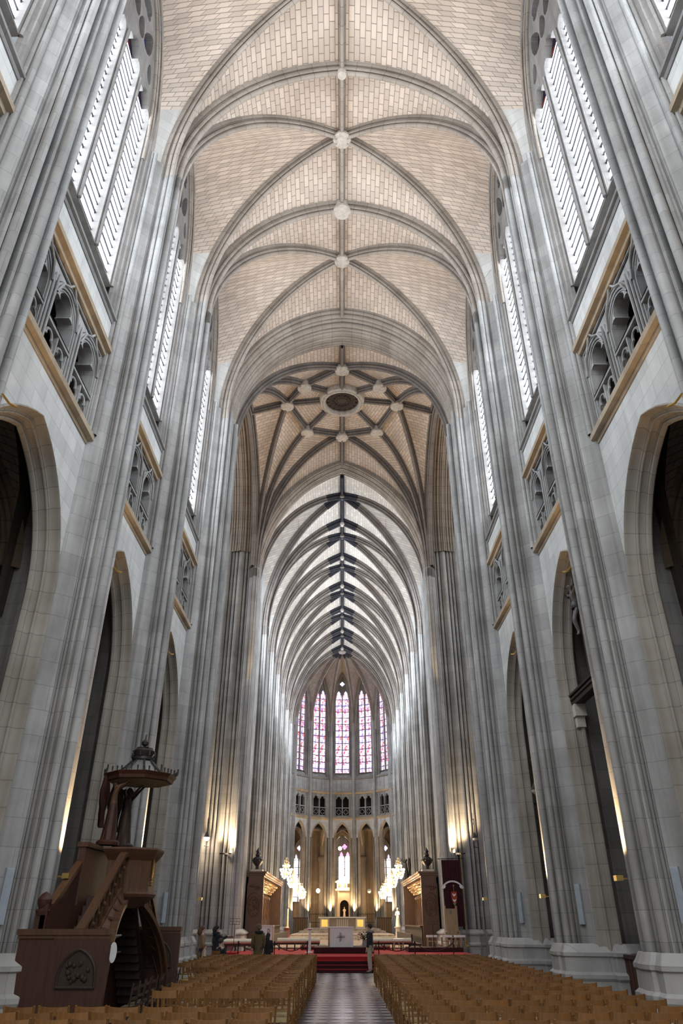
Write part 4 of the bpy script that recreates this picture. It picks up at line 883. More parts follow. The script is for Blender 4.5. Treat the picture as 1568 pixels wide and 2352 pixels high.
# ------------------------------------------------------------------ angels and canopy
def wing(parent, s, mat, base, h=1.0, spread=.35):
    m = MB(); rows = []
    for k in range(9):
        f = k / 8; z = base[2] + h * (.27 - 1.05 * f); wd = spread * sin(PI * (.18 + .72 * f)) * (1.25 - .5 * f); rows.append([(base[0] + s * (.05 + wd * g), base[1] - .06 - .12 * g + .03 * sin(9 * g + f * 6), z + .10 * g * (1 - f) + (.06 * cos(k * 2.2) if g > .8 else 0)) for g in (0, .25, .5, .75, 1)])
    m.grid(rows); m.grid([[(x, y - .03, z) for x, y, z in r] for r in rows]); return m.build('wing', mat, parent)
def angel(label, loc, rz, h, mat, arms, base=True, name='angel_statue', wings=True, fig=None):
    r = thing(name, label, 'statue', loc, rz); q = h / 1.75; S = lambda p: tuple(c * q for c in p)
    nd, ed = body_nodes(q, arms, STAND); nd = [(p, tuple(x * 1.2 for x in rr) if isinstance(rr, tuple) else rr * 1.2) for p, rr in nd]; skin('figure', nd, ed, fig or mat, r)
    m = MB(); n = 20; G = []
    for z, rx, ry in ((.02, .235, .21), (.1, .225, .20), (.5, .20, .17), (.9, .175, .145), (1.08, .15, .12), (1.12, .13, .10)):
        G.append([S((rx * cos(2 * PI * k / n) * (1 + .16 * (k % 2) * max(0, 1.25 - z)), ry * sin(2 * PI * k / n) * (1 + .16 * (k % 2) * max(0, 1.25 - z)), z)) for k in range(n)])
    m.grid(G, cv=True); m.build('robe', mat, r, 60); m = MB(); m.ball(S((0, -.01, 1.67)), .11 * q, 10); m.build('hair', mat, r)
    if wings:
        for s in (-1, 1): wing(r, s, mat, S((0, -.12, 1.36)), 1.25 * q, .55 * q)
    if base: m = MB(); m.lathe([(.01, -.12 * q), (.34 * q, -.12 * q), (.36 * q, -.04 * q), (.3 * q, .02 * q), (.01, .02 * q)], (0, 0, 0), 12); m.build('plinth', mat, r)
    return r
UP = [((-.26, .12, 1.62), (-.2, .3, 1.70), (-.16, .36, 1.77)), ((.26, .12, 1.62), (.2, .3, 1.70), (.16, .36, 1.77))]
REACH = [((-.26, .1, 1.55), (-.16, .34, 1.74), (-.12, .42, 1.80)), ((.25, .25, 1.5), (.3, .48, 1.72), (.32, .56, 1.78))]
angel('dark carved angel with folded wings holding up the pulpit canopy', PT(-5.82, 19.1, 3.61), rad(-75), 1.38 * PK, PULP, UP, fig=plain('brown carved wood', (.13, .07, .04), .5))
angel('second darker angel reaching up beneath the far side of the canopy', PT(-5.7, 20.0, 3.61), rad(-100), 1.36 * PK, DKW, REACH)
cp = thing('pulpit_canopy', 'dark octagonal sounding board with crested rim and crown finial', 'canopy', PT(-5.35, 19.55, 5.04)); cp.scale = (PK,) * 3
oc8 = lambda r, z, n=8: [(r * cos(2 * PI * k / n + PI / 8), r * sin(2 * PI * k / n + PI / 8), z) for k in range(n)]
m = MB(); m.grid([oc8(r, z) for r, z in ((.80, .0), (.86, .02), (.88, .1), (.92, .14), (.95, .18), (.88, .2), (.3, .22))], cv=True); m.build('board', PULP, cp, 20)
m = MB(); m.grid([oc8(r, z) for r, z in ((.80, .0), (.70, .05), (.3, .09), (.01, .09))], cv=True); m.build('soffit', plain('painted soffit', (.42, .33, .2), .7), cp, 20)
m = MB()
for k in range(40):
    a = 2 * PI * k / 40; rr = .90 / max(cos((a - PI / 8 + PI / 8) % (PI / 4) - PI / 8), .9); m.tube([(rr * cos(a), rr * sin(a), .18), (rr * cos(a), rr * sin(a), .26 + .05 * (k % 5 == 0))], [.014, .022], 5); m.ball((rr * cos(a), rr * sin(a), .28 + .05 * (k % 5 == 0)), .024, 6)
m.build('cresting', BRONZE, cp)
m = MB(); m.grid([oc8(r, z) for r, z in ((.62, .2), (.42, .36), (.28, .50), (.24, .56))], cv=True); m.build('spire_cone', plain('grey metal', (.25, .26, .25), .4, .3), cp, 10)
for k in range(8): m = MB(); a = 2 * PI * k / 8 + PI / 8; m.tube([(.66 * cos(a), .66 * sin(a), .2), (.44 * cos(a), .44 * sin(a), .37), (.25 * cos(a), .25 * sin(a), .57)], .026, 6); m.build('spire_rib', BRONZE, cp)
m = MB(); m.lathe([(.2, .54), (.29, .58), (.29, .64), (.24, .66), (.28, .74), (.3, .8), (.22, .86), (.1, .89)], (0, 0, 0), 16)
for k in range(8): a = 2 * PI * k / 8; m.tube([(.29 * cos(a), .29 * sin(a), .62), (.31 * cos(a), .31 * sin(a), .74), (.2 * cos(a), .2 * sin(a), .88), (0, 0, .92)], .02, 5); m.ball((.3 * cos(a), .3 * sin(a), .68), .035, 6)
cro = m.build('crown', BRONZE, cp); m = MB(); m.lathe([(.05, .88), (.03, .94), (.09, .98), (.1, 1.04), (.05, 1.1), (.02, 1.12), (.015, 1.25), (.001, 1.26)], (0, 0, 0), 12); m.build('finial', BRONZE, cro)
# ------------------------------------------------------------------ altar platform and its furniture
pf = thing('altar_platform', 'wide low platform covered in bright red carpet before the choir', 'platform', (0, 0, 0))
m = MB(); m.box(-5.0, 5.25, 36.1, 45.55, 0, .55); m.box(5.25, 6.1, 36.1, 43.1, 0, .55); m.build('deck', REDC, pf, smooth=False)
m = MB()
for k in range(3): m.box(-1.45, 1.42, 35.2 + .3 * k, 36.12, .1375 * k, .1375 * (k + 1))
m.build('steps', DRED, pf, smooth=False)
for k in range(4): m = MB(); yy = 35.2 + .3 * k; m.box(-1.45, 1.42, yy - .015, yy + .02, .1375 * (k + 1) - .02, .1375 * (k + 1) + .004); m.build('step_nosing', REDC, pf, smooth=False)
m = MB(); m.box(-1.36, 1.5, 39.3, 42.4, .552, .8); tag(m.build('altar_dais', DRED, smooth=False), 'dark red low block under the white altar', 'dais')
sd_ = thing('throne_platform', 'raised dark red dais carrying the throne and stools', 'platform', (0, 0, 0)); m = MB(); m.box(3.3, 6.05, 41.2, 43.05, .55, .74); m.build('dais', DRED, sd_, smooth=False)
al = thing('altar', 'white block altar with dark cross inlay on its front', 'altar', (-.07, 40.3, .8)); m = MB(); m.box(-.6, .6, -.45, .45, 0, .80); m.box(-.64, .64, -.48, .48, .80, .845); m.build('block', WHITE, al, smooth=False)
m = MB(); m.box(-.63, -.54, -.47, -.44, 0, .8); m.build('pale_post', PALEW, al, smooth=False)
m = MB(); y = -.452
for dx in (-.03, .03): m.box(-.02 + dx - .012, -.02 + dx + .012, y - .01, y, .22 + .04 * (dx > 0), .62 - .04 * (dx > 0))
for dz in (-.028, .028): m.box(-.22 + .05 * (dz > 0), .2 - .0 * (dz > 0), y - .01, y, .42 + dz - .01, .42 + dz + .01)
m.build('cross_inlay', IRON, al, smooth=False)
am = thing('ambo', 'white upright reading stand with a dark monogram, beside the altar', 'lectern', (-3.95, 42.6, .55)); m = MB(); m.box(-.33, .33, -.25, .25, 0, 1.1); m.box(-.36, .36, -.28, .28, 1.1, 1.15); m.build('body', WHITE, am, smooth=False)
m = MB(); m.box(.33, .36, -.27, .27, 0, 1.1); m.build('wooden_edge', PALEW, am, smooth=False)
m = MB(); y = -.27; m.box(.06, .085, y, y + .02, .5, 1.0); m.tube([(.085 + .09 * sin(rad(t)), y, .9 + .09 * cos(rad(t))) for t in range(0, 181, 20)], .014, 6)
for s in (-1, 1): m.tube([(.07 - .1, y, .6 + s * .08), (.07 + .1, y, .6 - s * .08)], .012, 6)
m.build('monogram', IRON, am)
cs = thing('candle_stand', 'tall white candle stand left of the altar with a cream candle', 'candle stand', (-1.6, 40.2, .55)); m = MB(); m.lathe([(.001, 0), (.2, 0), (.2, .03), (.07, .06), (.06, .95), (.15, 1.0), (.15, 1.02), (.05, 1.03)], (0, 0, 0), 16); m.build('column', WHITE, cs)
cn = tag(MB().build('x') if False else (lambda m: (m.lathe([(.001, 0), (.045, 0), (.045, .22), (.001, .23)], (-1.6, 40.2, 1.585), 12), m.build('candle', plain('cream wax', (.75, .68, .42), .5)))[1])(MB()), 'short cream candle on the tall white stand', 'candle')
fl = thing('flower_arrangement', 'bushy green flower arrangement with pink and white blooms beside the altar', 'flowers', (1.08, 39.75, .8)); m = MB(); m.lathe([(.001, 0), (.1, 0), (.13, .12), (.10, .26), (.12, .30)], (0, 0, 0), 14); m.build('vase', plain('grey vase', (.35, .34, .33), .5), fl)
r2 = random.Random(3); m = MB(); m2 = MB(); m3 = MB()
for k in range(150):
    a = r2.uniform(0, 2 * PI); q = r2.uniform(.05, 1) ** .6; p = Vector((.34 * q * cos(a), .3 * q * sin(a), .3 + r2.uniform(.0, .42) * (1.15 - q * .6))); d = Vector((cos(a), sin(a), r2.uniform(-.3, .9))).normalized() * r2.uniform(.08, .15); w_ = d.cross(Vector((0, 0, 1))).normalized() * .03
    m.add([p, p + d * .5 + w_, p + d, p + d * .5 - w_], [(0, 1, 2, 3)])
    if k % 7 == 0: (m2 if k % 2 else m3).ball(p + d * .6, .035, 7)
    if k % 5 == 0: m.tube([(0, 0, .28), p], .006, 4)
m.build('leaves', plain('leaf green', (.03, .07, .025), .6, var=.4, nscale=20), fl); m2.build('pink_blooms', plain('pink petals', (.55, .12, .15), .6), fl); m3.build('white_blooms', plain('white petals', (.7, .65, .6), .6), fl)
def bench(label, x0, x1, y, z=.55, h=.56, grp='cushioned communion benches'):
    b = thing('communion_bench', label, 'bench', ((x0 + x1) / 2, y, z), 0, grp); w = (x1 - x0) / 2; m = MB()
    G = []
    for x in [-w + 2 * w * k / 12 for k in range(13)]: G.append([(x, .26 * cos(rad(t)) * 1.0, h - .14 + .14 * sin(rad(t)) * (1 if sin(rad(t)) > 0 else .9)) for t in range(0, 360, 24)])
    m.grid(G, cv=True); m.add(G[0], [tuple(range(15))]); m.add(G[-1], [tuple(range(15))]); m.build('cushion', CUSH, b)
    m = MB(); m.box(-w + .03, w - .03, -.17, .17, h - .31, h - .26); m.build('seat_board', DKW, b, smooth=False); n = max(2, int(2 * w / .45))
    for k in range(n + 1):
        x = -w + .1 + (2 * w - .2) * k / n; m = MB()
        for yy in (-.13, .13): m.lathe([(.03, 0), (.035, .05), (.02, .1), (.034, .2), (.02, .24), (.035, max(.26, h - .3))], (x, yy, 0), 8)
        m.build('leg', DKW, b)
    return b
bench('long cream cushioned bench between the candle stand and the white ambo', -3.5, -1.2, 44.2, h=.56); bench('long cream cushioned bench on the throne side of the altar', 1.25, 3.7, 44.2, h=.56)
bench('low cream kneeling bench behind the longer bench near the candle', -2.3, -.9, 45.0, h=.3); bench('low cream kneeling bench behind the flowers', 1.0, 2.6, 45.0, h=.3)
bench('cream cushioned bench by the pier behind the seated person', -6.1, -4.45, 42.4, .55 if False else .0 + .55, .55)
m = MB(); m.box(-6.3, -5.0, 40.8, 43.1, 0, .55); m.build('side_deck', REDC, pf, smooth=False)
th = thing('throne', 'tall-backed pale wooden throne in front of the red banner', 'chair', (5.72, 42.3, .74)); m = MB(); m.box(-.3, .3, .22, .3, .3, 1.72); thb = m.build('back', PALEW, th, smooth=False)
for s in (-1, 1):
    m = MB(); m.box(s * .3 - .04, s * .3 + .04, .2, .3, 0, 1.85); m.build('post', PALEW, th, smooth=False); m = MB(); m.box(s * .3 - .03, s * .3 + .03, -.3, -.24, 0, .66); m.box(s * .3 - .04, s * .3 + .04, -.34, .22, .66, .71); m.build('arm', PALEW, th, smooth=False)
m = MB(); m.box(-.3, .3, -.3, .24, .38, .46); m.build('seat', PALEW, th, smooth=False); m = MB(); m.plate([(-.05, 1.62), (.05, 1.62), (.05, 1.52), (0, 1.45), (-.05, 1.52)], [], lambda a, b, d: (a, d, b), .21, .22); m.build('crest', plain('crest', (.15, .16, .12), .6), thb)
def stool(label, x, y, z): 
    s_ = thing('stool', label, 'stool', (x, y, z), 0, 'white cushioned stools'); m = MB(); m.box(-.26, .26, -.22, .22, .44, .53); m.build('cushion', WHITE, s_, smooth=False)
    for sx in (-1, 1):
        for sy in (-1, 1): m = MB(); m.box(sx * .23 - .025, sx * .23 + .025, sy * .19 - .025, sy * .19 + .025, 0, .44); m.build('leg', PALEW, s_, smooth=False)
    m = MB(); m.box(-.23, .23, -.2, -.18, .25, .29); m.box(-.02, .02, -.2, -.18, 0, .44); m.build('stretcher', PALEW, s_, smooth=False)
stool('white-topped square stool just in front of the throne', 5.28, 41.55, .74); stool('white-topped stool to the wall side of the throne', 5.95, 41.5, .74); stool('white-topped stool nearest the music stand', 4.55, 41.6, .74)
stool('low cream stool at the end of the throne side bench', 2.95, 43.1, .55)
bn = thing('banner', 'tall dark red banner with a white scroll and small shield behind the throne', 'banner', (5.95, 42.85, .74)); m = MB(); G = [[(-.52 + 1.04 * k / 24 + (.05 * (4.1 - z) / 4), .025 * sin(k * 1.9) - .0, z) for k in range(25)] for z in (.9, 2.5, 4.05)]; m.grid(G); clo = m.build('cloth', DRED, bn)
for x in (-.56, .56): m = MB(); m.tube([(x, .03, 0), (x, .03, 4.25)], .022, 8); m.lathe([(.03, 4.25), (.05, 4.32), (.02, 4.38), (.001, 4.45)], (x, .03, 0), 8); m.lathe([(.16, 0), (.16, .04), (.03, .06)], (x, .03, 0), 10); m.build('pole', BRASS if x > 0 else plain('pale pole', (.6, .55, .5), .5), bn)
m = MB(); m.tube([(-.72, .03, 4.1), (.72, .03, 4.14)], .02, 8); m.build('crossbar', IRON, bn)
m = MB(); pts = []
for k in range(13): a = rad(150 - 10 * k); pts.append((.62 * cos(a), 2.35 + .62 * sin(a)))
m.grid([[(x, -.045, z), (x * 1.13, -.045, 2.35 + (z - 2.35) * 1.13 + .0)] for x, z in pts])
for s in (-1, 1): m.grid([[(s * .42, -.046, 2.68), (s * .52, -.046, 2.64)], [(s * .36, -.046, 2.78), (s * .44, -.046, 2.86)]])
m.build('scroll', WHITE, clo, smooth=False)
m = MB()
for k in range(14): a = rad(143 - 8.2 * k); m.bar((.64 * cos(a), -.052, 2.35 + .64 * sin(a)), (.685 * cos(a), -.052, 2.35 + .685 * sin(a)), .022, .004)
m.build('scroll_lettering', plain('ink', (.15, .15, .2), .8), clo, smooth=False)
m = MB(); m.plate([(-.15, 2.52), (.15, 2.52), (.15, 2.2), (.09, 1.98), (-.09, 1.98), (-.15, 2.2)], [], lambda a, b, d: (a + .05, d, b), -.06, -.045); m.build('red_shield', plain('shield red', (.35, .04, .015), .7), clo, smooth=False)
m = MB(); m.plate([(-.09, 1.98), (.09, 1.98), (0, 1.84)], [], lambda a, b, d: (a + .05, d, b), -.06, -.045); m.build('green_point', plain('shield green', (.15, .28, .06), .7), clo, smooth=False)
m = MB()
for z in (2.36, 2.1): m.plate([(-.1, z + .08), (0, z + .02), (.1, z + .08), (.07, z - .01), (0, z - .08), (-.07, z - .01)], [], lambda a, b, d: (a + .05, d, b), -.07, -.06)
m.build('white_birds', WHITE, clo, smooth=False)
m = MB(); m.tube([(.05, -.05, 1.4), (.05, -.05, 2.86)], .012, 6); m.bar((0, -.05, 2.8), (.1, -.05, 2.8), .02, .02); m.build('gold_staff', GILD, clo)
for (x, y, lab) in ((4.55, 40.9, 'thin black music stand in front of the stools'), (-5.35, 40.4, 'thin black stand by the pier behind the pointing person')):
    ms = thing('music_stand', lab, 'music stand', (x, y, .55)); m = MB(); m.tube([(0, 0, .25), (0, 0, 1.25)], .014, 6)
    for k in range(3): a = 2 * PI * k / 3; m.tube([(0, 0, .3), (.28 * cos(a), .28 * sin(a), .005)], .01, 5)
    m.build('tripod', IRON, ms); m = MB(); M_ = Matrix.Translation((0, -.03, 1.32)) @ Matrix.Rotation(rad(-25), 4, 'X')
    for zz in (-.14, 0, .14): m.boxm(M_ @ Matrix.Translation((0, 0, zz)), .5, .012, .012)
    for xx in (-.25, -.08, .08, .25): m.boxm(M_ @ Matrix.Translation((xx, 0, 0)), .012, .012, .29)
    m.build('desk', IRON, ms, smooth=False)
st_x = [(-4.6, 36.35), (-3.0, 36.35), (-1.55, 36.3), (1.6, 36.3), (3.2, 36.35), (4.9, 36.35)]
for k, (x, y) in enumerate(st_x):
    sb = thing('barrier_post', f'short dark rope post on the platform edge, {ORD[k + 1]} from the pulpit side', 'barrier post', (x, y, .55), 0, 'rope posts along the platform'); m = MB(); m.lathe([(.001, 0), (.14, 0), (.13, .03), (.025, .06), (.025, .5), (.04, .52), (.03, .57), (.001, .59)], (0, 0, 0), 10); m.build('post', IRON, sb)
for (a, b), lab in (((0, 1), 'dark rope slung across the platform by the tan coat'), ((1, 2), 'dark rope slung before the candle stand'), ((3, 4), 'dark rope slung beside the person at the steps'), ((4, 5), 'dark rope slung before the music stand')):
    p, q = st_x[a], st_x[b]; m = MB(); m.tube([(p[0] + (q[0] - p[0]) * f + (.02 if f < .5 else -.02), p[1] + (q[1] - p[1]) * f, 1.05 - .3 * 4 * f * (1 - f)) for f in [k / 14 for k in range(15)]], .02, 6); tag(m.build('barrier_rope', plain('rope', (.06, .01, .015), .8)), lab, 'rope', 'slung barrier ropes')
# ------------------------------------------------------------------ choir stalls
STW = wood('walnut stalls', (.14, .065, .035), .45)
def stalls(s, label):
    r = thing('choir_stalls', label, 'choir stalls', (0, 0, .62)); xb, xf = s * 5.72, s * 4.68; y0, y1 = 47.1, 61.0; n = 13
    def bx(m, xa, xb_, *a): m.box(min(xa, xb_), max(xa, xb_), *a)
    m = MB(); bx(m, xb, s * 5.6, y0, y1, 0, 3.55); m.build('back', STW, r, smooth=False)
    m = MB(); bx(m, xb, xf, y0, y1, 3.55, 3.62); bx(m, xb, s * 4.6, y0 - .06, y1, 3.62, 3.74); bx(m, xb, s * 4.52, y0 - .12, y1, 3.74, 3.84); m.build('cornice', STW, r, smooth=False)
    for e, yy in ((0, y0), (1, y1 - .12)):
        m = MB(); bx(m, xb, xf, yy, yy + .12, 0, 3.55); ep_ = m.build('end_panel', STW, r, smooth=False)
        if e == 0:
            cx_ = (xb + xf) / 2; m = MB(); m.tube([(cx_ + .32 * cos(rad(a)), yy - .02, 2.0 + .5 * sin(rad(a))) for a in range(0, 361, 15)], .035, 6); m.tube([(cx_ + .42 * cos(rad(a)), yy - .02, 2.1 + .62 * sin(rad(a))) for a in range(0, 181, 15)], .03, 6)
            q = random.Random(5)
            for k in range(46): a, rr = q.uniform(0, 2 * PI), q.uniform(0, .26) ** 1; m.ball((cx_ + rr * cos(a), yy - .01, 2.0 + 1.5 * rr * sin(a)), q.uniform(.02, .055), 6)
            for k in range(18): m.ball((cx_ + q.uniform(-.4, .4), yy - .01, 3.0 + q.uniform(-.12, .12)), q.uniform(.03, .06), 6)
            m.box(cx_ - .45, cx_ + .45, yy - .01, yy + .03, .7, 3.2); m.bar((cx_ - .45, yy - .02, .75), (cx_ + .45, yy - .02, .75), .04, .08); m.build('medallion', STW, ep_)
    for k in range(n + 1):
        y = y0 + .35 + (y1 - y0 - .7) * k / n; m = MB(); x = s * 5.5; m.lathe([(.07, .95), (.045, 1.02), (.04, 2.55), (.06, 2.6), (.075, 2.75), (.05, 2.8)], (x, y, 0), 8); m.lathe([(.06, .2), (.08, .4), (.05, .9), (.08, .95)], (x, y, 0), 8); m.build('colonette', STW, r)
        if k < n:
            yc = y + (y1 - y0 - .7) / n / 2; m = MB(); w_ = (y1 - y0 - .7) / n / 2 - .06
            for off, rr in ((0, .03), (.1, .02)): m.tube([(s * 5.58, yc + t, z) for t, z in arch_outline(w_, 2.5, 2.95, 1.1, off, 6)], rr, 5)
            bx(m, s * 5.6, s * 4.95, yc - w_ - .05, yc + w_ + .05, .5, .56); m.build('stall_seat', STW, r)
            m = MB(); q = random.Random(k)
            for z in (3.0, 3.15, 3.3, 3.45):
                m.bar((s * (5.53 - (z - 2.9) * .9), yc - .5, z), (s * (5.53 - (z - 2.9) * .9), yc + .5, z), .1, .16)
                for j in range(5): m.ball((s * (5.5 - (z - 2.9) * .9), yc - .45 + .2 * j + q.uniform(-.04, .04), z + q.uniform(-.04, .04)), q.uniform(.04, .075), 6)
            m.build('canopy_carving', plain('gilded walnut', (.38, .22, .09), .35, .3) if k == 0 else bpy.data.materials['gilded walnut'], r)
    m = MB(); bx(m, s * 4.75, s * 4.65, y0 + .6, y1 - .4, 0, .95); bx(m, s * 4.82, s * 4.55, y0 + .6, y1 - .4, .95, 1.02); bx(m, s * 4.15, s * 4.05, y0 + 1.2, y1 - .4, 0, .6); bx(m, s * 4.65, s * 4.05, y0 + 1.2, y1 - .4, 0, .12); m.build('desk_front', DKW, r, smooth=False)
stalls(-1, 'carved walnut choir stalls on the ambo side of the choir'); stalls(1, 'carved walnut choir stalls behind the throne and banner')
def urn(label, x, y, z):
    r = thing('urn_finial', label, 'urn', (x, y, z)); m = MB(); m.box(-.35, .35, -.35, .35, 0, .12); m.build('plinth', MARB, r, smooth=False)
    m = MB(); m.lathe([(.2, .12), (.12, .18), (.12, .3), (.3, .5), (.33, .7), (.2, .8), (.12, .84), (.16, .9), (.1, 1.05), (.15, 1.1), (.05, 1.25), (.001, 1.35)], (0, 0, 0), 14)
    for k in range(10): a = 2 * PI * k / 10; m.ball((.3 * cos(a), .3 * sin(a), .62), .06, 6)
    m.build('urn', BRONZE, r)
urn('dark carved urn on the near end of the ambo side stalls', -5.15, 47.5, 4.46); urn('dark carved urn above the banner on the near end of the stalls', 5.15, 47.5, 4.46)
angel('dark winged angel on the far end of the stalls above the white statue', (4.95, 60.6, 4.58), rad(80), 1.45, BRONZE, REACH)
for s, lab in ((-1, 'pale wooden'), (1, '')):
    pass
vm_ = angel('white standing statue with joined hands on a pedestal beyond the stalls', (4.25, 62.0, 1.5), rad(150), 1.25, plain('white marble', (.85, .80, .72), .5, var=.04), LAP, False, 'white_statue', False)
m = MB(); m.lathe([(.001, 0), (.32, 0), (.32, .1), (.22, .16), (.2, .78), (.3, .84), (.3, .88), (.001, .88)], (4.25, 62.0, .62), 12); tag(m.build('statue_pedestal', MARB), 'pale round pedestal carrying the small white statue', 'pedestal')
m = MB(); m.lathe([(.001, 0), (.35, 0), (.3, .1), (.2, .2), (.22, .7), (.32, .8), (.001, .8)], (-4.2, 62.0, .62), 12); tag(m.build('candle_pedestal', plain('red marble', (.25, .08, .07), .4)), 'dark red pedestal carrying the tall pale candle beyond the stalls', 'pedestal')
m = MB(); m.lathe([(.12, 0), (.14, .04), (.09, .08), (.06, .9), (.05, 1.25), (.001, 1.3)], (-4.2, 62.0, 1.42), 10); tag(m.build('paschal_candle', plain('pale wax', (.8, .62, .42), .5)), 'tall tapered pale candle beyond the ambo side stalls', 'candle')
# ------------------------------------------------------------------ high altar, chapel, choir screens
ha = thing('high_altar', 'long pale stone high altar with gold end panels at the head of the choir', 'altar', (0, 80, 1.25)); m = MB(); m.box(-2.35, 2.35, -.6, .6, .88, 1.0); m.build('table', MARB, ha, smooth=False)
for s in (-1, 1): m = MB(); m.box(s * 1.75 - .45, s * 1.75 + .45, -.45, .45, 0, .88); m.build('support', MARB, ha, smooth=False); m = MB(); m.box(s * 1.75 - .3, s * 1.75 + .3, -.48, -.45, .15, .75); m.build('gold_panel', GILD, ha, smooth=False)
m = MB(); m.box(-1.3, 1.3, -.2, .3, 0, .88); m.build('core', plain('altar core', (.32, .25, .2), .7), ha, smooth=False)
for k in range(6): m = MB(); x = -.5 + .2 * k; m.box(x - .05, x + .05, -.25, -.2, .1, .8); m.build('colonette', MARB, ha, smooth=False)
for s, lab in ((-1, 'carved golden wooden screen between the apse columns, candle side'), (1, 'carved golden wooden screen between the apse columns, white statue side')):
    sc_ = thing('choir_screen', lab, 'screen', (s * 4.5, 87.0, .62)); m = MB(); m.box(-.75, .75, -.06, .06, 0, 1.5); m.build('panel', wood('golden oak', (.30, .17, .06), .5), sc_, smooth=False); m = MB()
    for k in range(7): m.box(-.72 + .24 * k - .03, -.72 + .24 * k + .03, -.1, .1, 0, 1.5)
    m.box(-.8, .8, -.1, .1, 1.5, 1.6); m.build('frame', OAK, sc_, smooth=False)
for s, lab in ((-1, 'dark wrought iron grille between the apse columns, candle side'), (1, 'dark wrought iron grille between the apse columns, white statue side')):
    g_ = thing('iron_grille', lab, 'grille', (s * 2.65, 91.4, .62)); m = MB()
    for k in range(11): m.tube([(-1.0 + .2 * k, 0, 0), (-1.0 + .2 * k, 0, 2.0 + .15 * (k % 2))], .022, 5)
    m.build('bars', IRON, g_); m = MB()
    for z in (.2, 1.1, 1.9): m.box(-1.0, 1.0, -.03, .03, z, z + .05)
    m.build('rails', IRON, g_, smooth=False)
rt = thing('chapel_altarpiece', 'stone altarpiece with pediment and round-headed niche below the chapel window', 'altarpiece', (.25, 101.5, .62)); m = MB()
m.plate([(-1.2, 0), (1.2, 0), (1.2, 4.6), (-1.2, 4.6)], [arch_outline(.55, 3.0, 3.55, 1.6, 0, 10)], lambda a, b, d: (a, d, b), -.3, .3); m.build('frame', MARB, rt, smooth=False)
m = MB(); m.box(-1.35, 1.35, -.4, .35, 4.6, 4.8); m.plate([(-1.4, 5.5), (1.4, 5.5), (0, 6.2)], [], lambda a, b, d: (a, d, b), -.35, .3); m.box(-.95, .95, -.3, .3, 4.8, 5.5); m.build('pediment', MARB, rt, smooth=False)
for q in (-.55, 0, .55): m = MB(); m.box(q - .2, q + .2, -.32, -.3, 4.95, 5.4); m.build('dark_panel', VOID, rt, smooth=False)
for s in (-1, 1): m = MB(); m.lathe([(.14, .9), (.11, 1.0), (.1, 4.2), (.15, 4.5)], (s * .85, -.4, 0), 10); m.build('column', MARB, rt)
m = MB(); m.box(-.6, .6, .25, .3, 1.5, 3.7); m.build('niche_back', VOID, rt, smooth=False); m = MB(); m.box(-1.2, 1.2, -.8, -.3, 0, .95); m.build('altar_table', MARB, rt, smooth=False)
sv = angel('small white lit figure standing in the niche of the chapel altarpiece', (.25, 101.45, 2.24), PI, 1.15, plain('lit plaster', (.85, .75, .7), .5, var=.03), LAP, False, 'niche_statue', False)
# ------------------------------------------------------------------ chandeliers and lamps
BULB = emit('warm bulbs', (1, .78, .48), 26); CRYS = emit('lit crystal', (1, .82, .55), 5); CRY2 = plain('clear crystal', (.85, .75, .55), .1)  # crystal drops emit on their own; bulb sparkle is put into their material
def chandelier_mesh():
    P = []; m = MB(); m.lathe([(.03, -.35), (.08, -.28), (.04, -.15), (.06, .1), (.03, .45), (.05, .55), (.02, .62)], (0, 0, 0), 10)
    for k in range(12): a = 2 * PI * k / 12; m.tube([(0, 0, -.1), (.18 * cos(a), .18 * sin(a), -.2), (.36 * cos(a), .36 * sin(a), -.02)], .012, 5)
    P.append(('frame', m.mesh('chandelier frame', BRASS)))
    m = MB()
    for k in range(12): a = 2 * PI * k / 12; m.ball((.36 * cos(a), .36 * sin(a), .07), .04, 6, 1, 1, 1.4)
    for k in range(6): a = 2 * PI * k / 6 + .2; m.ball((.2 * cos(a), .2 * sin(a), .28), .035, 6, 1, 1, 1.4)
    P.append(('bulbs', m.mesh('chandelier bulbs', BULB)))
    m = MB(); q = random.Random(2)
    for k in range(90): a = q.uniform(0, 2 * PI); z = q.uniform(-.42, .0); rr = .36 * math.sqrt(max(0, 1 - ((z + .02) / .45) ** 2)) * q.uniform(.75, 1.0); m.ball((rr * cos(a), rr * sin(a), z), .028, 5, 1, 1, 1.5)
    P.append(('crystal_drops', m.mesh('crystal drops', CRYS)))
    m = MB()
    for k in range(50): a = q.uniform(0, 2 * PI); z = q.uniform(.15, .75); rr = .3 * (1 - z) * q.uniform(.5, 1.1); m.ball((rr * cos(a), rr * sin(a), z), .024, 5, 1, 1, 1.6)
    P.append(('crystal_sprays', m.mesh('crystal sprays', CRY2))); return P
CM = chandelier_mesh(); cz = [4.57, 4.32, 4.1, 3.95]; cyy = [48.5, 55.0, 61.5, 68.0]
for s, sd in ((-1, 'ambo side'), (1, 'throne side')):
    for k in range(4):
        r = thing('chandelier', f'lit crystal chandelier over the stalls, {ORD[k + 1]} from the altar, {sd}', 'chandelier', (s * 3.47, cyy[k], cz[k]), .3 * k, 'crystal chandeliers over the stalls')
        for nm, me in CM: link(nm, me, r)
        m = MB(); m.tube([(0, 0, .6), (0, 0, 29.6 - cz[k])], .006, 4); m.build('cord', IRON, r)
        li = bpy.data.lights.new('chandelier light', 'POINT'); li.energy = 260; li.color = (1, .72, .42); li.shadow_soft_size = .3; lo = bpy.data.objects.new('chandelier_light', li); C.objects.link(lo); lo.parent = r; lo.location = (0, 0, -.55)
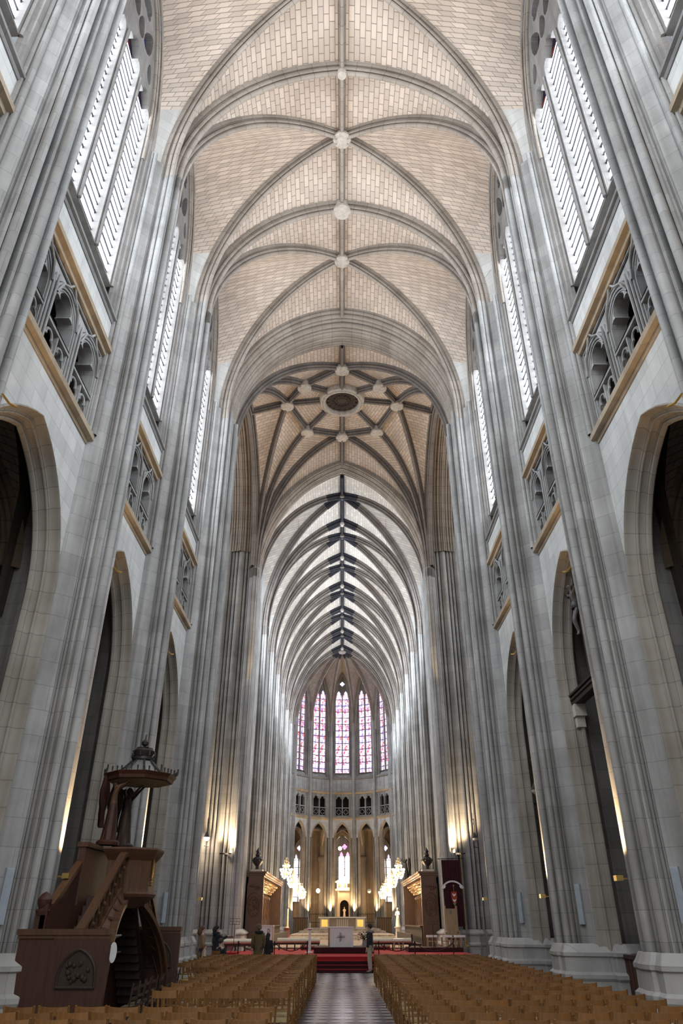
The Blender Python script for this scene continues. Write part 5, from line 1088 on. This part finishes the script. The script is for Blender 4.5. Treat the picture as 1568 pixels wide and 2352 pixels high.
def wall_lantern(label, x, y, z, lit):
    r = thing('wall_lantern', label, 'lantern', (x, y, z)); m = MB(); m.tube([(0, .38, 1.0), (0, .1, 1.02), (0, .0, .95), (0, 0, .3)], .02, 6); m.tube([(0, .38, .75), (.04, .15, .85), (0, .05, .98)], .016, 6); m.tube([(0, .38, -.45), (-.12, .1, -.42), (.14, .1, -.48)], .02, 5); m.build('bracket', IRON, r)
    m = MB(); m.lathe([(.03, .3), (.05, .25), (.12, .1), (.16, .02), (.18, 0)], (0, 0, 0), 12)
    m.build('shade', IRON, r); m = MB(); m.lathe([(.16, .0), (.15, -.08), (.08, -.16), (.001, -.18)], (0, 0, 0), 12); m.build('globe', emit('lantern glow', (1, .85, .65), 18) if lit else plain('unlit globe', (.6, .6, .58), .15), r)
    if lit:
        li = bpy.data.lights.new('lantern light', 'POINT'); li.energy = 60; li.color = (1, .75, .5); li.shadow_soft_size = .15; lo = bpy.data.objects.new('lantern_light', li); C.objects.link(lo); lo.parent = r; lo.location = (0, -.3, -.25)
wall_lantern('lit hanging lantern on the crossing pier near the ambo', -7.62, 43.1, 5.95, True); wall_lantern('unlit hanging lantern on the crossing pier above the banner side', 7.45, 43.1, 5.9, False)
wall_lantern('unlit lantern high in the arch on the side facing the pulpit', 6.75, 25.9, 5.85, False)
for s, y, z, lab in ((-1, 15.98, 2.74, 'uplight box on the pier just before the pulpit'), (-1, 22.33, 3.3, 'uplight box on the pier behind the pulpit'), (-1, 31.5, 2.7, 'uplight box on the crossing pier by the tan coat'),
                 (1, 15.98, 2.70, 'uplight box on the nearest pier facing the pulpit'), (1, 22.33, 2.55, 'uplight box on the second pier facing the pulpit'), (1, 31.5, 2.7, 'uplight box on the crossing pier by the banner'),
                 (-1, 9.3, 2.7, ''), (1, 9.3, 2.7, '')):
    x = s * 5.62; y += .0
    if lab:
        r = thing('uplight', lab, 'uplight', (x, y, z), 0, 'pier uplights'); m = MB(); m.box(-.07, .07, -.02, .16, -.1, .0); m.bar((0, .05, -.06), (s * .3, .05, -.06), .03, .03); m.build('housing', BRASS, r, smooth=False)
    li = bpy.data.lights.new('uplight beam', 'SPOT'); li.energy = 1100; li.color = (1, .68, .36); li.spot_size = rad(60); li.spot_blend = 1; li.shadow_soft_size = .06; lo = bpy.data.objects.new('uplight_beam', li); C.objects.link(lo)
    lo.location = (s * 5.59, y - .14, z + .06); lo.rotation_euler = Vector((0, -.02, 1)).to_track_quat('-Z', 'Y').to_euler()
for s, lab in ((-1, 'floodlight on the near end of the ambo side stalls'), (1, 'floodlight behind the top of the banner')):
    x = s * 6.5; r = thing('floodlight', lab, 'floodlight', (x, 43.05, 5.15)); m = MB(); m.box(-.3, .3, -.12, .12, -.06, 0); m.box(-.05, .05, .1, .6, -.12, -.05); m.build('housing', IRON, r, smooth=False)
    li = bpy.data.lights.new('flood beam', 'SPOT'); li.energy = 3000; li.color = (1, .74, .45); li.spot_size = rad(110); li.spot_blend = 1; li.shadow_soft_size = .2; lo = bpy.data.objects.new('flood_beam', li); C.objects.link(lo); lo.location = (x - s * .1, 42.98, 5.1); lo.rotation_euler = Vector((0, .12, 1)).to_track_quat('-Z', 'Y').to_euler()
# warm lamps hidden among the apse piers and in the ambulatory
for k in range(-3, 3):
    a = (k + .5) * FA; px, py = radial(a, AR - .55); li = bpy.data.lights.new('apse uplight', 'SPOT'); li.energy = 900; li.color = (1, .66, .32); li.spot_size = rad(80); li.spot_blend = .8; li.shadow_soft_size = .1; lo = bpy.data.objects.new('apse_uplight', li); C.objects.link(lo); lo.location = (px, py, 2.6); d = Vector((sin(a), cos(a), 2.2)); lo.rotation_euler = d.to_track_quat('-Z', 'Y').to_euler()
for a, r_, z, e in ((-.9, 9.3, 4.5, 130), (-.35, 9.5, 4.5, 130), (.35, 9.5, 4.5, 130), (.9, 9.3, 4.5, 130), (0, 15.0, 6.0, 600)):
    px, py = radial(a, r_); li = bpy.data.lights.new('ambulatory lamp', 'POINT'); li.energy = e; li.color = (1, .62, .28); li.shadow_soft_size = .2; lo = bpy.data.objects.new('ambulatory_lamp', li); C.objects.link(lo); lo.location = (px, py, z)
# globe lamps seen through the apse arcade
for x, y, z, lab in ((-2.9, 95.0, 5.0, 'small round lit globe lamp between the apse columns on the candle side'), (3.2, 95.0, 5.0, 'small round unlit globe lamp between the apse columns on the white statue side'), (-.3, 100.2, 10.0, 'bright round lamp hanging beside the chapel window')):
    r = thing('globe_lamp', lab, 'lamp', (x, y, z)); m = MB(); m.ball((0, 0, 0), .24, 12); m.build('globe', emit('globe glow', (1, .85, .62), 9) if x < 0 else plain('globe glass', (.6, .6, .6), .2), r); m = MB(); m.tube([(0, 0, .2), (0, 0, 1.5)], .015, 5); m.build('stem', IRON, r)
# ------------------------------------------------------------------ fittings on the piers
SPK = plain('pale loudspeaker', (.42, .46, .52), .6, var=.05)
for x, y, z, lab in ((-6.30, 14.80, 2.3, 'slim pale column loudspeaker on the pier before the pulpit'), (-6.28, 28.15, 2.3, 'slim pale column loudspeaker on the pier just beyond the pulpit stairs'), (6.30, 14.80, 2.32, 'slim pale column loudspeaker on the nearest pier facing the pulpit'), (6.30, 21.15, 2.28, 'slim pale column loudspeaker on the second pier facing the pulpit'), (6.28, 28.15, 2.3, 'slim pale column loudspeaker on the pier nearest the throne')):
    r = thing('column_loudspeaker', lab, 'loudspeaker', (x, y, z), rad(42 if x < 0 else -42), 'column loudspeakers on the piers'); m = MB(); m.box(-.07, .07, -.12, -.02, -.46, .46); m.build('cabinet', SPK, r, smooth=False); m = MB(); m.box(-.055, .055, -.125, -.12, -.44, .44); m.build('grille', plain('speaker cloth', (.36, .40, .46), .9), r, smooth=False); m = MB(); m.box(-.02, .02, -.02, .08, -.3, .3); m.build('mount', IRON, r, smooth=False)
for s, y, lab in ((-1, 9.2, 'small brass hook high on the pier nearest the viewer, pulpit side'), (-1, 15.9, 'small brass hook high on the pier before the pulpit'), (-1, 22.3, 'small brass hook high on the pier behind the pulpit'), (1, 9.2, 'small brass hook high on the pier nearest the viewer, facing the pulpit'), (1, 15.9, 'small brass hook high on the nearest whole pier facing the pulpit'), (1, 22.3, 'small brass hook high on the second pier facing the pulpit')):
    m = MB(); m.tube([(s * 5.75, y, 9.6), (s * 5.72, y + .22, 9.58), (s * 5.68, y + .4, 9.64)], .022, 6); tag(m.build('brass_hook', GILD), lab, 'hook', 'brass hooks on the piers')
# rood beam and crucifix in the arch facing the pulpit
rb_ = thing('rood_beam', 'dark moulded wooden beam spanning the arch beneath the crucifix', 'beam', (6.95, 18.6, 7.55)); m = MB(); m.box(-.14, .14, -2.4, 2.4, -.16, .16); m.box(-.2, .2, -2.4, 2.4, .1, .16); m.box(-.18, .18, -2.4, 2.4, -.02, .04); m.build('beam', DKW, rb_, smooth=False)
for q in (-1, 1): m = MB(); m.box(-.16, .16, q * 2.1 - .2, q * 2.1 + .2, -.5, -.16); m.box(-.12, .12, q * 2.15 - .14, q * 2.15 + .14, -.8, -.5); m.build('corbel', MARB, rb_, smooth=False)
cr = thing('crucifix', 'dark crucifix with a hanging figure standing on the beam in the arch', 'crucifix', (6.95, 19.05, 7.71)); m = MB(); m.box(-.06, .06, -.08, .08, 0, 3.2); m.box(-.06, .06, -.75, .75, 2.72, 2.86); m.build('cross', DKW, cr, smooth=False)
CRA = [((-.42, .06, 1.50), (-.66, .0, 1.66), (-.75, 0, 1.70)), ((.42, .06, 1.50), (.66, .0, 1.66), (.75, 0, 1.70))]; CRL = [((-.07, .14, .52), (-.02, .04, .12), (-.02, .10, .0)), ((.07, .14, .50), (.02, .06, .12), (.02, .12, .0))]
nd, ed = body_nodes(.92, CRA, CRL, .08); f_ = skin('figure', nd, ed, plain('dark carved figure', (.10, .085, .08), .5), cr); f_.rotation_euler = (0, 0, PI / 2); f_.location = (-.1, 0, 1.25)
m = MB(); m.lathe([(.15, .86), (.17, .95), (.14, 1.05)], (0, 0, 0), 12); lc = m.build('loincloth', BRONZE, cr); lc.location = (-.1, 0, 1.2)
ws = thing('wooden_barrier', 'low dark red boarded screen between the two piers facing the pulpit', 'screen', (7.0, 18.6, 0)); m = MB()
for k in range(16): m.box(-.03, .03, -1.9 + .24 * k, -1.9 + .24 * k + .2, .1, 1.1)
m.build('boards', PULP, ws, smooth=False); m = MB(); m.box(-.06, .06, -2.0, 2.0, 1.1, 1.18); m.box(-.06, .06, -2.0, 2.0, 0, .12); m.build('rails', PULP, ws, smooth=False)
for s, lab in ((-1, 'thin dark chain hanging in the nearest arch on the pulpit side'), (1, 'thin dark chain hanging in the nearest arch facing the pulpit')):
    m = MB(); m.tube([(s * 7.6, 12.2, 11.0), (s * 8.3, 12.0, 9.3), (s * 8.7, 11.9, 7.4), (s * 8.75, 11.9, 6.9)], .012, 5); tag(m.build('hanging_chain', IRON), lab, 'chain')

# unseen warm spots added to cast a golden tint on the vault
for s in (-1, 1):
    for x, y, zz, dr, e in ((6.3, 20.4, 17.3, (-.1, -.2, 1), 420), (6.3, 27.4, 17.3, (-.1, -.15, 1), 260), (5.6, 42.6, 13.0, (.02, -.1, 1), 1500)):
        li = bpy.data.lights.new('added vault tint', 'SPOT'); li.energy = e; li.color = (1, .66, .30); li.spot_size = rad(46); li.spot_blend = 1; li.shadow_soft_size = .1; lo = bpy.data.objects.new('added_vault_tint', li); C.objects.link(lo); lo.location = (s * x, y, zz); lo.rotation_euler = Vector((s * dr[0], dr[1], dr[2])).to_track_quat('-Z', 'Y').to_euler()
# ------------------------------------------------------------------ camera, light, world
sc = bpy.context.scene
cam = bpy.data.objects.new('camera', bpy.data.cameras.new('camera')); C.objects.link(cam); sc.camera = cam
cam.location = (0, 0, 1.9); cam.rotation_euler = (PI / 2 + rad(30.33), 0, rad(.062))
cam.data.sensor_fit = 'VERTICAL'; cam.data.sensor_height = 36; cam.data.lens = 36 * 1605 / 2352; cam.data.clip_end = 400
w = bpy.data.worlds.new('world'); sc.world = w; w.use_nodes = True; w.node_tree.nodes['Background'].inputs[0].default_value = (.6, .7, 1, 1); w.node_tree.nodes['Background'].inputs[1].default_value = .02
sc.view_settings.view_transform = 'Standard'; sc.view_settings.look = 'None'; sc.view_settings.exposure = 0.55; sc.view_settings.gamma = 1; sc.view_settings.use_curve_mapping = False
cy = sc.cycles; cy.max_bounces = 5; cy.diffuse_bounces = 3; cy.glossy_bounces = 2; cy.transmission_bounces = 2; cy.transparent_max_bounces = 4; cy.sample_clamp_indirect = 4; cy.use_denoising = True; cy.use_light_tree = True
cy.caustics_reflective = False; cy.caustics_refractive = False
